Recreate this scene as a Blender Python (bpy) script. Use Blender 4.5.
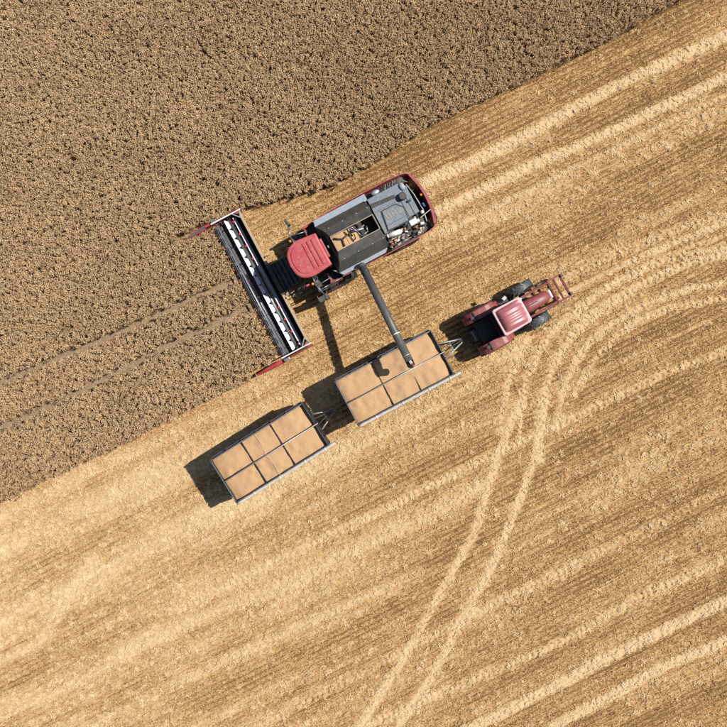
import bpy, bmesh, math, random
import numpy as np
from mathutils import Vector, Matrix

random.seed(7)
rng = np.random.default_rng(11)
R = math.radians
scene = bpy.context.scene
col = scene.collection
for o in list(bpy.data.objects):
    bpy.data.objects.remove(o)

# ------------------------------------------------------------------ camera, sky, sun, exposure
CAM_H = 40.0                      # drone height, looking straight down
cam_d = bpy.data.cameras.new('drone_camera')
cam_d.sensor_width = 36.0
cam_d.lens = 18.0 / (727 / 2 / 20.0 / CAM_H)
cam_d.clip_start = 0.5
cam_d.clip_end = 2000
cam = bpy.data.objects.new('drone_camera', cam_d)
cam.location = (0, 0, CAM_H)
col.objects.link(cam)
scene.camera = cam

SUN_EL = 53.4
SUN_H = Vector((0.947, 0.323, 0)).normalized()
to_sun = (SUN_H * math.cos(R(SUN_EL)) + Vector((0, 0, math.sin(R(SUN_EL))))).normalized()
world = bpy.data.worlds.new('World')
scene.world = world
world.use_nodes = True
wn = world.node_tree
wn.nodes.clear()
sky = wn.nodes.new('ShaderNodeTexSky')
sky.sky_type = 'NISHITA'
sky.sun_disc = False
sky.sun_elevation = R(SUN_EL)
sky.sun_rotation = math.atan2(SUN_H.x, SUN_H.y)
bg = wn.nodes.new('ShaderNodeBackground')
bg.inputs['Strength'].default_value = 0.058
wo = wn.nodes.new('ShaderNodeOutputWorld')
wn.links.new(sky.outputs[0], bg.inputs[0])
wn.links.new(bg.outputs[0], wo.inputs[0])

sun_d = bpy.data.lights.new('sun', 'SUN')
sun_d.energy = 4.6
sun_d.angle = R(0.5)
sun_d.color = (1.0, 0.955, 0.87)
sun = bpy.data.objects.new('sun', sun_d)
sun.rotation_euler = to_sun.to_track_quat('Z', 'Y').to_euler()
sun.location = to_sun * 60
col.objects.link(sun)

scene.view_settings.view_transform = 'Standard'
scene.view_settings.look = 'None'
scene.view_settings.gamma = 1
scene.view_settings.use_curve_mapping = False
scene.view_settings.exposure = 0.4
scene.cycles.max_bounces = 5
scene.cycles.diffuse_bounces = 2
scene.cycles.glossy_bounces = 3


def W(u, v, z=0.0):
    """survey point: place of a point at height z seen at (u, v) from the drone"""
    s = (1 - z / CAM_H) / 20.0
    return ((u - 363.5) * s, (363.5 - v) * s)


# ------------------------------------------------------------------ materials
MAT = {}


def mat(name, c1, c2=None, rough=0.5, metal=0.0, scale=6.0, bump=0.0, bscale=60.0, dust=0.0, spec=0.5, coat=0.0):
    m = bpy.data.materials.new(name)
    m.use_nodes = True
    nt = m.node_tree
    N, L = nt.nodes, nt.links
    b = N['Principled BSDF']
    tc = N.new('ShaderNodeTexCoord')
    n1 = N.new('ShaderNodeTexNoise')
    n1.inputs['Scale'].default_value = scale
    n1.inputs['Detail'].default_value = 6
    n1.inputs['Roughness'].default_value = 0.65
    L.new(tc.outputs['Object'], n1.inputs['Vector'])
    rp = N.new('ShaderNodeValToRGB')
    rp.color_ramp.elements[0].position = 0.3
    rp.color_ramp.elements[1].position = 0.7
    c2 = c2 or tuple(x * 0.8 for x in c1)
    rp.color_ramp.elements[0].color = (*c2, 1)
    rp.color_ramp.elements[1].color = (*c1, 1)
    L.new(n1.outputs['Fac'], rp.inputs[0])
    out = rp.outputs[0]
    if dust > 0:                     # straw dust lying on faces that look up
        n2 = N.new('ShaderNodeTexNoise')
        n2.inputs['Scale'].default_value = 2.6
        n2.inputs['Detail'].default_value = 8
        n2.inputs['Roughness'].default_value = 0.7
        L.new(tc.outputs['Object'], n2.inputs['Vector'])
        r2 = N.new('ShaderNodeValToRGB')
        r2.color_ramp.elements[0].position = 0.42
        r2.color_ramp.elements[1].position = 0.75
        L.new(n2.outputs['Fac'], r2.inputs[0])
        ge = N.new('ShaderNodeNewGeometry')
        sx = N.new('ShaderNodeSeparateXYZ')
        L.new(ge.outputs['Normal'], sx.inputs[0])
        mu = N.new('ShaderNodeMath')
        mu.operation = 'MULTIPLY'
        mu.use_clamp = True
        L.new(r2.outputs[0], mu.inputs[0])
        L.new(sx.outputs['Z'], mu.inputs[1])
        m2 = N.new('ShaderNodeMath')
        m2.operation = 'MULTIPLY'
        m2.inputs[1].default_value = dust
        L.new(mu.outputs[0], m2.inputs[0])
        mx = N.new('ShaderNodeMixRGB')
        mx.inputs[2].default_value = (0.42, 0.31, 0.18, 1)
        L.new(m2.outputs[0], mx.inputs[0])
        L.new(out, mx.inputs[1])
        out = mx.outputs[0]
        ma = N.new('ShaderNodeMath')
        ma.operation = 'ADD'
        ma.inputs[1].default_value = rough
        L.new(m2.outputs[0], ma.inputs[0])
        L.new(ma.outputs[0], b.inputs['Roughness'])
    else:
        b.inputs['Roughness'].default_value = rough
    L.new(out, b.inputs['Base Color'])
    b.inputs['Metallic'].default_value = metal
    b.inputs['Specular IOR Level'].default_value = spec
    b.inputs['Coat Weight'].default_value = coat
    if bump > 0:
        n3 = N.new('ShaderNodeTexNoise')
        n3.inputs['Scale'].default_value = bscale
        n3.inputs['Detail'].default_value = 4
        L.new(tc.outputs['Object'], n3.inputs['Vector'])
        bp = N.new('ShaderNodeBump')
        bp.inputs['Strength'].default_value = bump
        bp.inputs['Distance'].default_value = 0.03
        L.new(n3.outputs['Fac'], bp.inputs['Height'])
        L.new(bp.outputs[0], b.inputs['Normal'])
    MAT[name] = m
    return m


mat('red_paint', (0.34, 0.04, 0.05), (0.24, 0.03, 0.038), 0.42, dust=0.3)
mat('roof_red', (0.42, 0.06, 0.075), (0.35, 0.05, 0.062), 0.42, dust=0.22)
mat('old_red', (0.25, 0.055, 0.06), (0.18, 0.035, 0.04), 0.42, dust=0.2)
mat('tractor_roof', (0.36, 0.12, 0.13), (0.30, 0.09, 0.10), 0.34, dust=0.05, coat=0.3)
mat('loader_red', (0.20, 0.04, 0.045), (0.13, 0.028, 0.03), 0.65, spec=0.25)
mat('roof_edge', (0.62, 0.42, 0.42), (0.55, 0.36, 0.36), 0.35)
mat('black_plastic', (0.018, 0.018, 0.02), (0.012, 0.012, 0.013), 0.55, dust=0.12)
mat('black_steel', (0.03, 0.03, 0.033), (0.02, 0.02, 0.02), 0.45, dust=0.25)
mat('tank_panel', (0.050, 0.050, 0.046), (0.034, 0.035, 0.034), 0.5, dust=0.14)
mat('deck_grey', (0.18, 0.22, 0.27), (0.10, 0.125, 0.155), 0.5, scale=9, dust=0.18)
mat('rim_grey', (0.27, 0.32, 0.37), (0.21, 0.25, 0.30), 0.45, dust=0.16)
mat('auger_grey', (0.075, 0.08, 0.082), (0.06, 0.065, 0.066), 0.42, dust=0.15)
mat('bright_steel', (0.52, 0.53, 0.60), (0.38, 0.39, 0.45), 0.38, metal=0.6, dust=0.25)
mat('dull_steel', (0.30, 0.31, 0.33), (0.2, 0.2, 0.21), 0.42, metal=0.7)
mat('white_paint', (0.72, 0.70, 0.66), (0.6, 0.58, 0.53), 0.45, dust=0.1)
mat('dusty_beam', (0.45, 0.34, 0.22), (0.30, 0.22, 0.14), 0.8, scale=14)
mat('tyre', (0.028, 0.029, 0.031), (0.02, 0.02, 0.021), 0.6, dust=0.18)
mat('tyre_blue', (0.065, 0.074, 0.086), (0.05, 0.057, 0.067), 0.5, dust=0.1)
mat('orange_lens', (0.75, 0.26, 0.03), (0.6, 0.2, 0.02), 0.2)
mat('glass', (0.015, 0.018, 0.02), (0.012, 0.014, 0.016), 0.08, spec=0.7)
mat('wall_blue', (0.035, 0.038, 0.045), (0.025, 0.027, 0.032), 0.5, dust=0.1)
mat('galvanised', (0.42, 0.42, 0.43), (0.32, 0.32, 0.33), 0.45, metal=0.5, dust=0.1)
mat('tarp', (0.50, 0.46, 0.42), (0.40, 0.36, 0.32), 0.75, bump=0.5, bscale=9)
mat('grain', (0.545, 0.342, 0.187), (0.435, 0.265, 0.142), 0.9, scale=22.0, bump=0.6, bscale=70, spec=0.15)
mat('engine_tan', (0.40, 0.33, 0.24), (0.25, 0.2, 0.15), 0.6)
mat('blue_part', (0.03, 0.10, 0.28), None, 0.4)
mat('copper_part', (0.45, 0.22, 0.10), None, 0.5)
mat('red_bright', (0.62, 0.03, 0.04), (0.5, 0.03, 0.03), 0.35)
mat('red_divider', (0.42, 0.045, 0.05), (0.32, 0.035, 0.04), 0.42, dust=0.2)


def plant_mat(name, c_dark, c_light, trans=0.0):
    """straw coloured stalks: own shade per stalk (mesh colour) and per tuft (instancer attribute)"""
    m = bpy.data.materials.new(name)
    m.use_nodes = True
    nt = m.node_tree
    N, L = nt.nodes, nt.links
    b = N['Principled BSDF']
    a1 = N.new('ShaderNodeAttribute')
    a1.attribute_name = 'shade'
    a2 = N.new('ShaderNodeAttribute')
    a2.attribute_type = 'INSTANCER'
    a2.attribute_name = 'tint'
    ad = N.new('ShaderNodeMath')
    ad.operation = 'ADD'
    ad.use_clamp = True
    L.new(a1.outputs['Fac'], ad.inputs[0])
    L.new(a2.outputs['Fac'], ad.inputs[1])
    mx = N.new('ShaderNodeMixRGB')
    mx.inputs[1].default_value = (*c_dark, 1)
    mx.inputs[2].default_value = (*c_light, 1)
    L.new(ad.outputs[0], mx.inputs[0])
    L.new(mx.outputs[0], b.inputs['Base Color'])
    b.inputs['Roughness'].default_value = 0.65
    b.inputs['Specular IOR Level'].default_value = 0.25
    tr = N.new('ShaderNodeBsdfTranslucent')
    L.new(mx.outputs[0], tr.inputs[0])
    ms = N.new('ShaderNodeMixShader')
    ms.inputs[0].default_value = trans
    L.new(b.outputs[0], ms.inputs[1])
    L.new(tr.outputs[0], ms.inputs[2])
    L.new(ms.outputs[0], N['Material Output'].inputs['Surface'])
    MAT[name] = m
    return m


plant_mat('wheat_ears', (0.305, 0.178, 0.086), (0.855, 0.62, 0.365), 0.22)
plant_mat('stubble_straw', (0.38, 0.21, 0.08), (0.80, 0.555, 0.28), 0.2)
plant_mat('litter_straw', (0.50, 0.305, 0.12), (0.85, 0.655, 0.40), 0.12)


def ground_mat():
    m = bpy.data.materials.new('field_soil')
    m.use_nodes = True
    nt = m.node_tree
    N, L = nt.nodes, nt.links
    b = N['Principled BSDF']
    tc = N.new('ShaderNodeTexCoord')
    at = N.new('ShaderNodeAttribute')
    at.attribute_name = 'cover'
    n1 = N.new('ShaderNodeTexNoise')
    n1.inputs['Scale'].default_value = 7.0
    n1.inputs['Detail'].default_value = 9
    n1.inputs['Roughness'].default_value = 0.75
    L.new(tc.outputs['Object'], n1.inputs['Vector'])
    mm = N.new('ShaderNodeMath')
    mm.operation = 'MULTIPLY_ADD'
    mm.inputs[1].default_value = 1.3
    mm.inputs[2].default_value = -0.65
    L.new(n1.outputs['Fac'], mm.inputs[0])
    ad = N.new('ShaderNodeMath')
    ad.operation = 'ADD'
    L.new(at.outputs['Fac'], ad.inputs[0])
    L.new(mm.outputs[0], ad.inputs[1])
    # bare furrows between the drilled rows
    def dot(vec):
        d = N.new('ShaderNodeVectorMath')
        d.operation = 'DOT_PRODUCT'
        d.inputs[1].default_value = vec
        L.new(tc.outputs['Object'], d.inputs[0])
        return d.outputs['Value']

    def mth(op, a, b_):
        q = N.new('ShaderNodeMath')
        q.operation = op
        for i, w_ in enumerate((a, b_)):
            if w_ is None:
                continue
            if isinstance(w_, (int, float)):
                q.inputs[i].default_value = w_
            else:
                L.new(w_, q.inputs[i])
        return q.outputs[0]
    fu = dot((math.cos(R(26.5)), math.sin(R(26.5)), 0))
    fv = dot((-math.sin(R(26.5)), math.cos(R(26.5)), 0))
    wob = mth('MULTIPLY', mth('SINE', mth('MULTIPLY', fu, 0.35), None), 0.03)
    ph = mth('MULTIPLY', mth('SUBTRACT', fv, wob), 2 * math.pi / 0.26)
    rowv = mth('MULTIPLY', mth('COSINE', ph, None), mth('MAXIMUM', mth('SUBTRACT', 0.95, at.outputs['Fac']), 0.0))
    ad2 = N.new('ShaderNodeMath')
    ad2.operation = 'MULTIPLY_ADD'
    ad2.inputs[1].default_value = 0.43
    L.new(rowv, ad2.inputs[0])
    L.new(ad.outputs[0], ad2.inputs[2])
    # chopped straw bits lying on the soil
    mp = N.new('ShaderNodeMapping')
    mp.inputs['Rotation'].default_value = (0, 0, -R(20))
    mp.inputs['Scale'].default_value = (13.0, 21.0, 1.0)
    L.new(tc.outputs['Object'], mp.inputs['Vector'])
    n5 = N.new('ShaderNodeTexNoise')
    n5.inputs['Scale'].default_value = 1.0
    n5.inputs['Detail'].default_value = 3
    n5.inputs['Roughness'].default_value = 0.6
    n5.inputs['Distortion'].default_value = 0.6
    L.new(mp.outputs[0], n5.inputs['Vector'])
    bits = mth('MULTIPLY', mth('SUBTRACT', n5.outputs['Fac'], 0.5), mth('SUBTRACT', 3.2, at.outputs['Fac']))
    ad3 = N.new('ShaderNodeMath')
    ad3.operation = 'ADD'
    ad3.use_clamp = True
    L.new(ad2.outputs[0], ad3.inputs[0])
    L.new(bits, ad3.inputs[1])
    rp = N.new('ShaderNodeValToRGB')
    e = rp.color_ramp.elements
    e[0].position = 0.0
    e[0].color = (0.165, 0.088, 0.036, 1)
    e[1].position = 1.0
    e[1].color = (0.58, 0.42, 0.235, 1)
    k = e.new(0.45)
    k.color = (0.45, 0.272, 0.112, 1)
    L.new(ad3.outputs[0], rp.inputs[0])
    so = N.new('ShaderNodeAttribute')
    so.attribute_name = 'soil'
    n4 = N.new('ShaderNodeTexNoise')
    n4.inputs['Scale'].default_value = 11
    n4.inputs['Detail'].default_value = 7
    L.new(tc.outputs['Object'], n4.inputs['Vector'])
    r4 = N.new('ShaderNodeValToRGB')
    r4.color_ramp.elements[0].position = 0.3
    r4.color_ramp.elements[0].color = (0.20, 0.135, 0.085, 1)
    r4.color_ramp.elements[1].position = 0.7
    r4.color_ramp.elements[1].color = (0.36, 0.26, 0.17, 1)
    L.new(n4.outputs['Fac'], r4.inputs[0])
    mxs = N.new('ShaderNodeMixRGB')
    L.new(so.outputs['Fac'], mxs.inputs[0])
    L.new(rp.outputs[0], mxs.inputs[1])
    L.new(r4.outputs[0], mxs.inputs[2])
    L.new(mxs.outputs[0], b.inputs['Base Color'])
    b.inputs['Roughness'].default_value = 0.95
    b.inputs['Specular IOR Level'].default_value = 0.1
    n2 = N.new('ShaderNodeTexNoise')
    n2.inputs['Scale'].default_value = 24
    n2.inputs['Detail'].default_value = 6
    L.new(tc.outputs['Object'], n2.inputs['Vector'])
    bp = N.new('ShaderNodeBump')
    bp.inputs['Strength'].default_value = 0.8
    bp.inputs['Distance'].default_value = 0.06
    L.new(n2.outputs['Fac'], bp.inputs['Height'])
    L.new(bp.outputs[0], b.inputs['Normal'])
    MAT['field_soil'] = m


ground_mat()


# ------------------------------------------------------------------ mesh builder
class MB:
    def __init__(s):
        s.bm = bmesh.new()

    def box(s, c, size, rz=0.0, bevel=0.0, rot=None):
        r = bmesh.ops.create_cube(s.bm, size=1.0)
        vs = r['verts']
        M = Matrix.Translation(Vector(c)) @ (rot if rot else Matrix.Rotation(rz, 4, 'Z')) @ Matrix.Diagonal((*size, 1))
        for v in vs:
            v.co = M @ v.co
        if bevel > 0:
            es = list({e for v in vs for e in v.link_edges})
            bmesh.ops.bevel(s.bm, geom=es, offset=bevel, segments=2, affect='EDGES', profile=0.5)
        return s

    def bx(s, x0, x1, y0, y1, z0, z1, bevel=0.0):
        return s.box(((x0 + x1) / 2, (y0 + y1) / 2, (z0 + z1) / 2), (x1 - x0, y1 - y0, z1 - z0), bevel=bevel)

    def tube(s, p0, p1, r0, r1=None, n=12, cap=True):
        p0, p1 = Vector(p0), Vector(p1)
        r1 = r0 if r1 is None else r1
        q = (p1 - p0).to_track_quat('Z', 'Y')
        ring = []
        for p, r in ((p0, r0), (p1, r1)):
            ring.append([s.bm.verts.new(p + q @ Vector((r * math.cos(2 * math.pi * i / n), r * math.sin(2 * math.pi * i / n), 0))) for i in range(n)])
        for i in range(n):
            f = s.bm.faces.new((ring[0][i], ring[0][(i + 1) % n], ring[1][(i + 1) % n], ring[1][i]))
            f.smooth = n > 6
        if cap:
            s.bm.faces.new(list(reversed(ring[0])))
            s.bm.faces.new(ring[1])
        return s

    def path(s, pts, r, n=8):
        for a, b in zip(pts[:-1], pts[1:]):
            s.tube(a, b, r, n=n)
        for p in pts[1:-1]:
            s.ball(p, r * 1.02)
        return s

    def ball(s, c, r, sc=(1, 1, 1), u=10, v=7):
        rr = bmesh.ops.create_uvsphere(s.bm, u_segments=u, v_segments=v, radius=r)
        for w in rr['verts']:
            w.co = Vector((w.co.x * sc[0], w.co.y * sc[1], w.co.z * sc[2])) + Vector(c)
            for f in w.link_faces:
                f.smooth = True
        return s

    def prism(s, poly, z0, z1, bevel=0.0):
        lo = [s.bm.verts.new((p[0], p[1], z0 if len(p) < 3 else p[2] + z0)) for p in poly]
        hi = [s.bm.verts.new((p[0], p[1], z1 if len(p) < 3 else p[2] + z1)) for p in poly]
        n = len(poly)
        fs = [s.bm.faces.new(list(reversed(lo))), s.bm.faces.new(hi)]
        for i in range(n):
            fs.append(s.bm.faces.new((lo[i], lo[(i + 1) % n], hi[(i + 1) % n], hi[i])))
        if bevel > 0:
            es = list(fs[1].edges)
            bmesh.ops.bevel(s.bm, geom=es, offset=bevel, segments=3, affect='EDGES', profile=0.5)
        return s

    def plate(s, pts, t):
        """flat polygon in space with thickness t (downwards along its normal)"""
        P = [Vector(p) for p in pts]
        nrm = (P[1] - P[0]).cross(P[2] - P[0]).normalized()
        if nrm.z < 0:
            nrm = -nrm
            P.reverse()
        a = [s.bm.verts.new(p) for p in P]
        b = [s.bm.verts.new(p - nrm * t) for p in P]
        n = len(P)
        s.bm.faces.new(a)
        s.bm.faces.new(list(reversed(b)))
        for i in range(n):
            s.bm.faces.new((a[i], b[i], b[(i + 1) % n], a[(i + 1) % n]))
        return s

    def wall(s, pts, t, z0, z1, lean=1.0):
        """upright thin wall along a plan polyline; z may be lists"""
        n = len(pts)
        P = [Vector((p[0], p[1], 0)) for p in pts]
        rows = []
        for i in range(n):
            d = (P[min(i + 1, n - 1)] - P[max(i - 1, 0)]).normalized()
            nn = Vector((-d.y, d.x, 0)) * t / 2
            zz1 = z1[i] if isinstance(z1, (list, tuple)) else z1
            rows.append([s.bm.verts.new(((P[i] + sg * nn).x, (P[i] + sg * nn).y * (lean if z == z0 else 1), z)) for sg, z in ((1, z0), (1, zz1), (-1, zz1), (-1, z0))])
        for a, b in zip(rows[:-1], rows[1:]):
            for k in range(4):
                s.bm.faces.new((a[k], b[k], b[(k + 1) % 4], a[(k + 1) % 4]))
        s.bm.faces.new(rows[0])
        s.bm.faces.new(list(reversed(rows[-1])))
        return s

    def lathe_y(s, c, prof, n=32, smooth=True):
        """profile of (radius, y) turned about a y axis through c; closed ring profile"""
        c = Vector(c)
        rings = []
        for i in range(n):
            a = 2 * math.pi * i / n
            rings.append([s.bm.verts.new(c + Vector((r * math.cos(a), y, r * math.sin(a)))) for r, y in prof])
        m = len(prof)
        for i in range(n):
            A, B = rings[i], rings[(i + 1) % n]
            for k in range(m):
                f = s.bm.faces.new((A[k], A[(k + 1) % m], B[(k + 1) % m], B[k]))
                f.smooth = smooth
        return s

    def build(s, name, material, parent=None, loc=None, rz=None):
        bmesh.ops.recalc_face_normals(s.bm, faces=s.bm.faces[:])
        me = bpy.data.meshes.new(name)
        s.bm.to_mesh(me)
        s.bm.free()
        me.materials.append(MAT[material])
        o = bpy.data.objects.new(name, me)
        col.objects.link(o)
        o.parent = parent
        if loc:
            o.location = loc
        if rz is not None:
            o.rotation_euler.z = rz
        return o


def tag(o, label, cat, group=None, kind=None):
    o['label'] = label
    o['category'] = cat
    if group:
        o['group'] = group
    if kind:
        o['kind'] = kind
    return o


def empty(name, loc, rz):
    o = bpy.data.objects.new(name, None)
    o.empty_display_size = 0.5
    col.objects.link(o)
    o.location = loc
    o.rotation_euler.z = rz
    return o


def link_copy(o, parent, loc):
    c = o.copy()
    col.objects.link(c)
    c.parent = parent
    c.location = loc
    for ch in o.children:
        g = ch.copy()
        col.objects.link(g)
        g.parent = c
    return c


# ------------------------------------------------------------------ the field: cover map of straw
FIELD_A = R(26.5)
FD = np.array([math.cos(FIELD_A), math.sin(FIELD_A)])
FN = np.array([-math.sin(FIELD_A), math.cos(FIELD_A)])
EXT = 21.8


class Noise:
    def __init__(s, seed):
        s.t = np.random.default_rng(seed).random((256, 256))

    def __call__(s, x, y):
        xi = np.floor(x).astype(int)
        yi = np.floor(y).astype(int)
        fx = x - xi
        fy = y - yi
        fx = fx * fx * (3 - 2 * fx)
        fy = fy * fy * (3 - 2 * fy)
        t = s.t
        a = t[xi & 255, yi & 255]
        b = t[(xi + 1) & 255, yi & 255]
        c = t[xi & 255, (yi + 1) & 255]
        d = t[(xi + 1) & 255, (yi + 1) & 255]
        return (a * (1 - fx) + b * fx) * (1 - fy) + (c * (1 - fx) + d * fx) * fy


NZ = [Noise(i + 3) for i in range(8)]


def pxl(pts):
    return np.array([W(u, v, 0) for u, v in pts])


def smooth_line(P, k=6):
    """Catmull-Rom through points, extended straight at both ends out of the field of view"""
    P = np.asarray(P, float)
    Q = np.vstack([2 * P[0] - P[1], P, 2 * P[-1] - P[-2]])
    out = []
    for i in range(1, len(Q) - 2):
        for t in np.linspace(0, 1, k, endpoint=False):
            a, b, c, d = Q[i - 1], Q[i], Q[i + 1], Q[i + 2]
            out.append(0.5 * ((2 * b) + (-a + c) * t + (2 * a - 5 * b + 4 * c - d) * t * t + (-a + 3 * b - 3 * c + d) * t ** 3))
    out.append(Q[-2])
    return np.array(out)


def ext(P, start, end):
    P = np.asarray(P, float)
    if start:
        d = (P[0] - P[1]) / np.linalg.norm(P[0] - P[1])
        P = np.vstack([P[0] + d * 14, P])
    if end:
        d = (P[-1] - P[-2]) / np.linalg.norm(P[-1] - P[-2])
        P = np.vstack([P, P[-1] + d * 14])
    return P


# (points in survey pixels, half width m, strength, chevron, extend start, extend end)
TR = [
    ([(418, 186), (430, 180), (491, 153), (552, 120.5), (614, 88), (675, 59), (724, 37)], 0.26, 1.1, 0, 0, 1),
    ([(424, 218), (430, 214.5), (491, 186), (532, 165.5), (593, 139), (655, 110), (695, 92), (724, 77.6)], 0.23, 1.1, 0, 0, 1),
    ([(440, 236), (507, 202), (570, 170), (634, 139), (724, 96)], 0.08, 0.55, 0, 0, 1),
    ([(560, 281), (575, 274), (608, 258), (658, 237), (690, 225), (724, 216)], 0.27, 0.5, 1, 0, 1),
    ([(560, 297), (571, 291), (633, 260), (683, 239), (724, 223)], 0.13, 0.75, 0, 0, 1),
    ([(540, 460), (538, 430), (542, 406), (551, 373), (567, 344), (592, 315), (633, 289), (675, 268), (724, 254)], 0.21, 0.8, 1, 0, 1),
    ([(520, 440), (521, 410), (527, 380), (540, 350), (560, 325), (590, 299), (630, 277), (672, 259), (724, 246)], 0.15, 0.7, 1, 0, 1),
    ([(556, 430), (560, 405), (570, 372), (590, 342), (615, 322), (650, 303), (690, 289), (724, 283)], 0.15, 0.68, 0, 0, 1),
    ([(575, 395), (588, 370), (605, 348), (633, 325), (675, 307), (724, 299)], 0.17, 0.72, 1, 0, 1),
    ([(500, 430), (506, 395), (514, 365), (530, 336)], 0.15, 0.65, 1, 0, 0),
    ([(430, 486), (509, 447), (563, 423), (625, 394), (675, 369), (724, 352)], 0.25, 0.55, 1, 1, 1),
    ([(724, 236), (680, 250), (640, 268), (600, 292), (575, 316)], 0.10, 0.6, 1, 1, 0),
    ([(470, 430), (540, 400), (600, 371), (660, 343), (724, 314)], 0.08, 0.35, 0, 0, 1),
    ([(520, 405), (508, 430), (490, 480), (475, 531), (463, 552), (439, 596), (401, 662), (370, 710), (350, 740)], 0.2, 0.8, 0, 0, 1),
    ([(545, 405), (535, 455), (523, 490), (509, 526), (489, 571), (456, 631), (431, 677), (405, 717), (388, 745)], 0.2, 0.85, 0, 0, 1),
    ([(480, 724), (551, 689), (608, 658), (675, 625), (724, 602)], 0.25, 1.4, 0, 1, 1),
    ([(559, 724), (608, 697), (658, 670), (724, 641)], 0.22, 1.35, 0, 1, 1),
    ([(427, 699), (551, 646), (633, 600), (724, 561)], 0.24, 0.6, 1, 1, 1),
    ([(360, 674), (480, 612), (600, 552), (724, 492)], 0.2, 0.4, 1, 1, 1),
    ([(0, 712), (74, 683), (165, 633), (297, 580), (400, 527), (480, 488)], 0.4, 0.42, 0, 1, 0),
    ([(0, 625), (103, 576), (215, 518), (260, 497)], 0.8, 0.36, 0, 1, 0),
    ([(0, 660), (40, 640), (66, 600), (95, 560)], 0.3, 0.4, 0, 1, 0),
    ([(60, 740), (200, 672), (330, 612), (420, 570)], 0.3, 0.35, 0, 1, 0),
    ([(0, 555), (100, 508), (200, 458), (300, 405), (345, 385)], 0.9, 0.35, 0, 1, 0),
    ([(436, 236), (500, 214), (600, 168), (724, 110)], 0.5, 0.2, 0, 0, 1),
    ([(520, 345), (480, 372), (440, 398), (390, 424), (340, 450), (200, 520)], 0.55, 0.35, 0, 0, 0),
]
TRACKS = [(smooth_line(ext(pxl(p), es, ee)), w * 0.85, st, ch) for p, w, st, ch, es, ee in TR]
TRAM = [smooth_line(ext(pxl([(0, 384), (69, 355), (137, 326), (193, 300), (240, 279)]), 1, 0)),
        smooth_line(ext(pxl([(0, 429), (52, 406.5), (113, 376), (172, 345), (223, 321), (255, 306)]), 1, 0))]


def line_dist(X, Y, P):
    """distance, arc length and signed side to a polyline"""
    best = np.full(X.shape, 1e9)
    arc = np.zeros(X.shape)
    side = np.zeros(X.shape)
    s0 = 0.0
    for a, b in zip(P[:-1], P[1:]):
        d = b - a
        l = np.hypot(*d)
        if l < 1e-6:
            continue
        d = d / l
        rx = X - a[0]
        ry = Y - a[1]
        t = np.clip(rx * d[0] + ry * d[1], 0, l)
        ex = rx - t * d[0]
        ey = ry - t * d[1]
        dd = ex * ex + ey * ey
        m = dd < best
        best = np.where(m, dd, best)
        arc = np.where(m, s0 + t, arc)
        side = np.where(m, d[0] * ry - d[1] * rx, side)
        s0 += l
    return np.sqrt(best), arc, side


def track_map(X, Y):
    tot = np.zeros(X.shape)
    press = np.zeros(X.shape)
    wob = 0.07 * (NZ[0](X * 1.7, Y * 1.7) - 0.5) + 0.09 * (NZ[1](X * 6, Y * 6) - 0.5)
    for P, w, st, ch in TRACKS:
        lo, hi = P.min(0) - 1.5, P.max(0) + 1.5
        m = (X > lo[0]) & (X < hi[0]) & (Y > lo[1]) & (Y < hi[1])
        if not m.any():
            continue
        d, s, sd = line_dist(X[m], Y[m], P)
        sf = 0.03 + 0.09 * w if w < 0.33 else 0.05 + 0.16 * w
        k = 1 / (1 + np.exp(np.clip((d + wob[m] * min(1, w * 3) - w) / sf, -40, 40)))
        pat = np.ones(d.shape)
        if ch:
            pat = 0.72 + 0.6 * np.sin(2 * np.pi * (s / 0.30 + np.abs(sd) * 1.9))
        tot[m] = tot[m] + st * k * pat * (0.75 + 0.5 * NZ[2](s * 1.3 + w * 99, sd * 3))
        press[m] = np.maximum(press[m], k * min(1, st * 1.2))
    return tot, press


def cover_map(X, Y):
    u = X * FD[0] + Y * FD[1]
    v = X * FN[0] + Y * FN[1]
    base = 0.36 + 0.30 * (NZ[3](u * 0.16, v * 0.8) - 0.5) + 0.22 * (NZ[4](u * 0.4, v * 2.0) - 0.5)
    base += 0.32 * (NZ[5](u * 2.2, v * 2.8) - 0.5) * NZ[6](u * 0.3 + 7, v * 0.6)
    rowi = np.round((v - 0.03 * np.sin(u * 0.35)) / 0.26)
    base += 0.34 * (NZ[7](u * 0.12 + rowi * 3.7, rowi * 7.31) - 0.5) + 0.22 * (NZ[0](u * 0.9 + rowi * 1.7, rowi * 5.3) - 0.5)
    # straw cover raised towards the lower left corner, painting in its sunlit brightness
    base += 0.24 / (1 + np.exp((X + 3.5 + 0.3 * Y) / 2.5))
    # freshly cut strip along the standing crop: stubble only
    P = CROP_EDGE_R
    d, s, sd = line_dist(X, Y, P)
    base -= 0.14 * np.exp(-(d / 1.5) ** 2)
    t, press = track_map(X, Y)
    return np.clip(base + t, -0.1, 1.3), press


# standing crop outline
CROP_EDGE_R = ext(pxl([(237, 213), (270, 203), (300, 196), (332, 187), (369, 167), (430, 127), (512, 88), (593, 49), (683, 0)]), 0, 1)
CROP_POLY = np.vstack([
    ext(pxl([(-60, 530), (0, 503), (69, 470), (120, 446), (172, 418), (250, 380), (262, 372)]), 1, 0),
    pxl([(277, 354), (214, 229), (237, 213)]),
    CROP_EDGE_R,
    np.array([(70, 60), (-70, 60)])])
CROP_POLY = np.vstack([CROP_POLY[:1] * 1.0, CROP_POLY])
CROP_POLY[0] = (-70, CROP_POLY[1][1] - 15)


DIVIDER_LINES = [pxl([(182, 238), (208, 226)]), pxl([(250, 374), (286, 360)])]


def inside(X, Y, P):
    r = np.zeros(X.shape, bool)
    n = len(P)
    j = n - 1
    for i in range(n):
        xi, yi = P[i]
        xj, yj = P[j]
        c = ((yi > Y) != (yj > Y)) & (X < (xj - xi) * (Y - yi) / (yj - yi + 1e-12) + xi)
        r ^= c
        j = i
    return r


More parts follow.
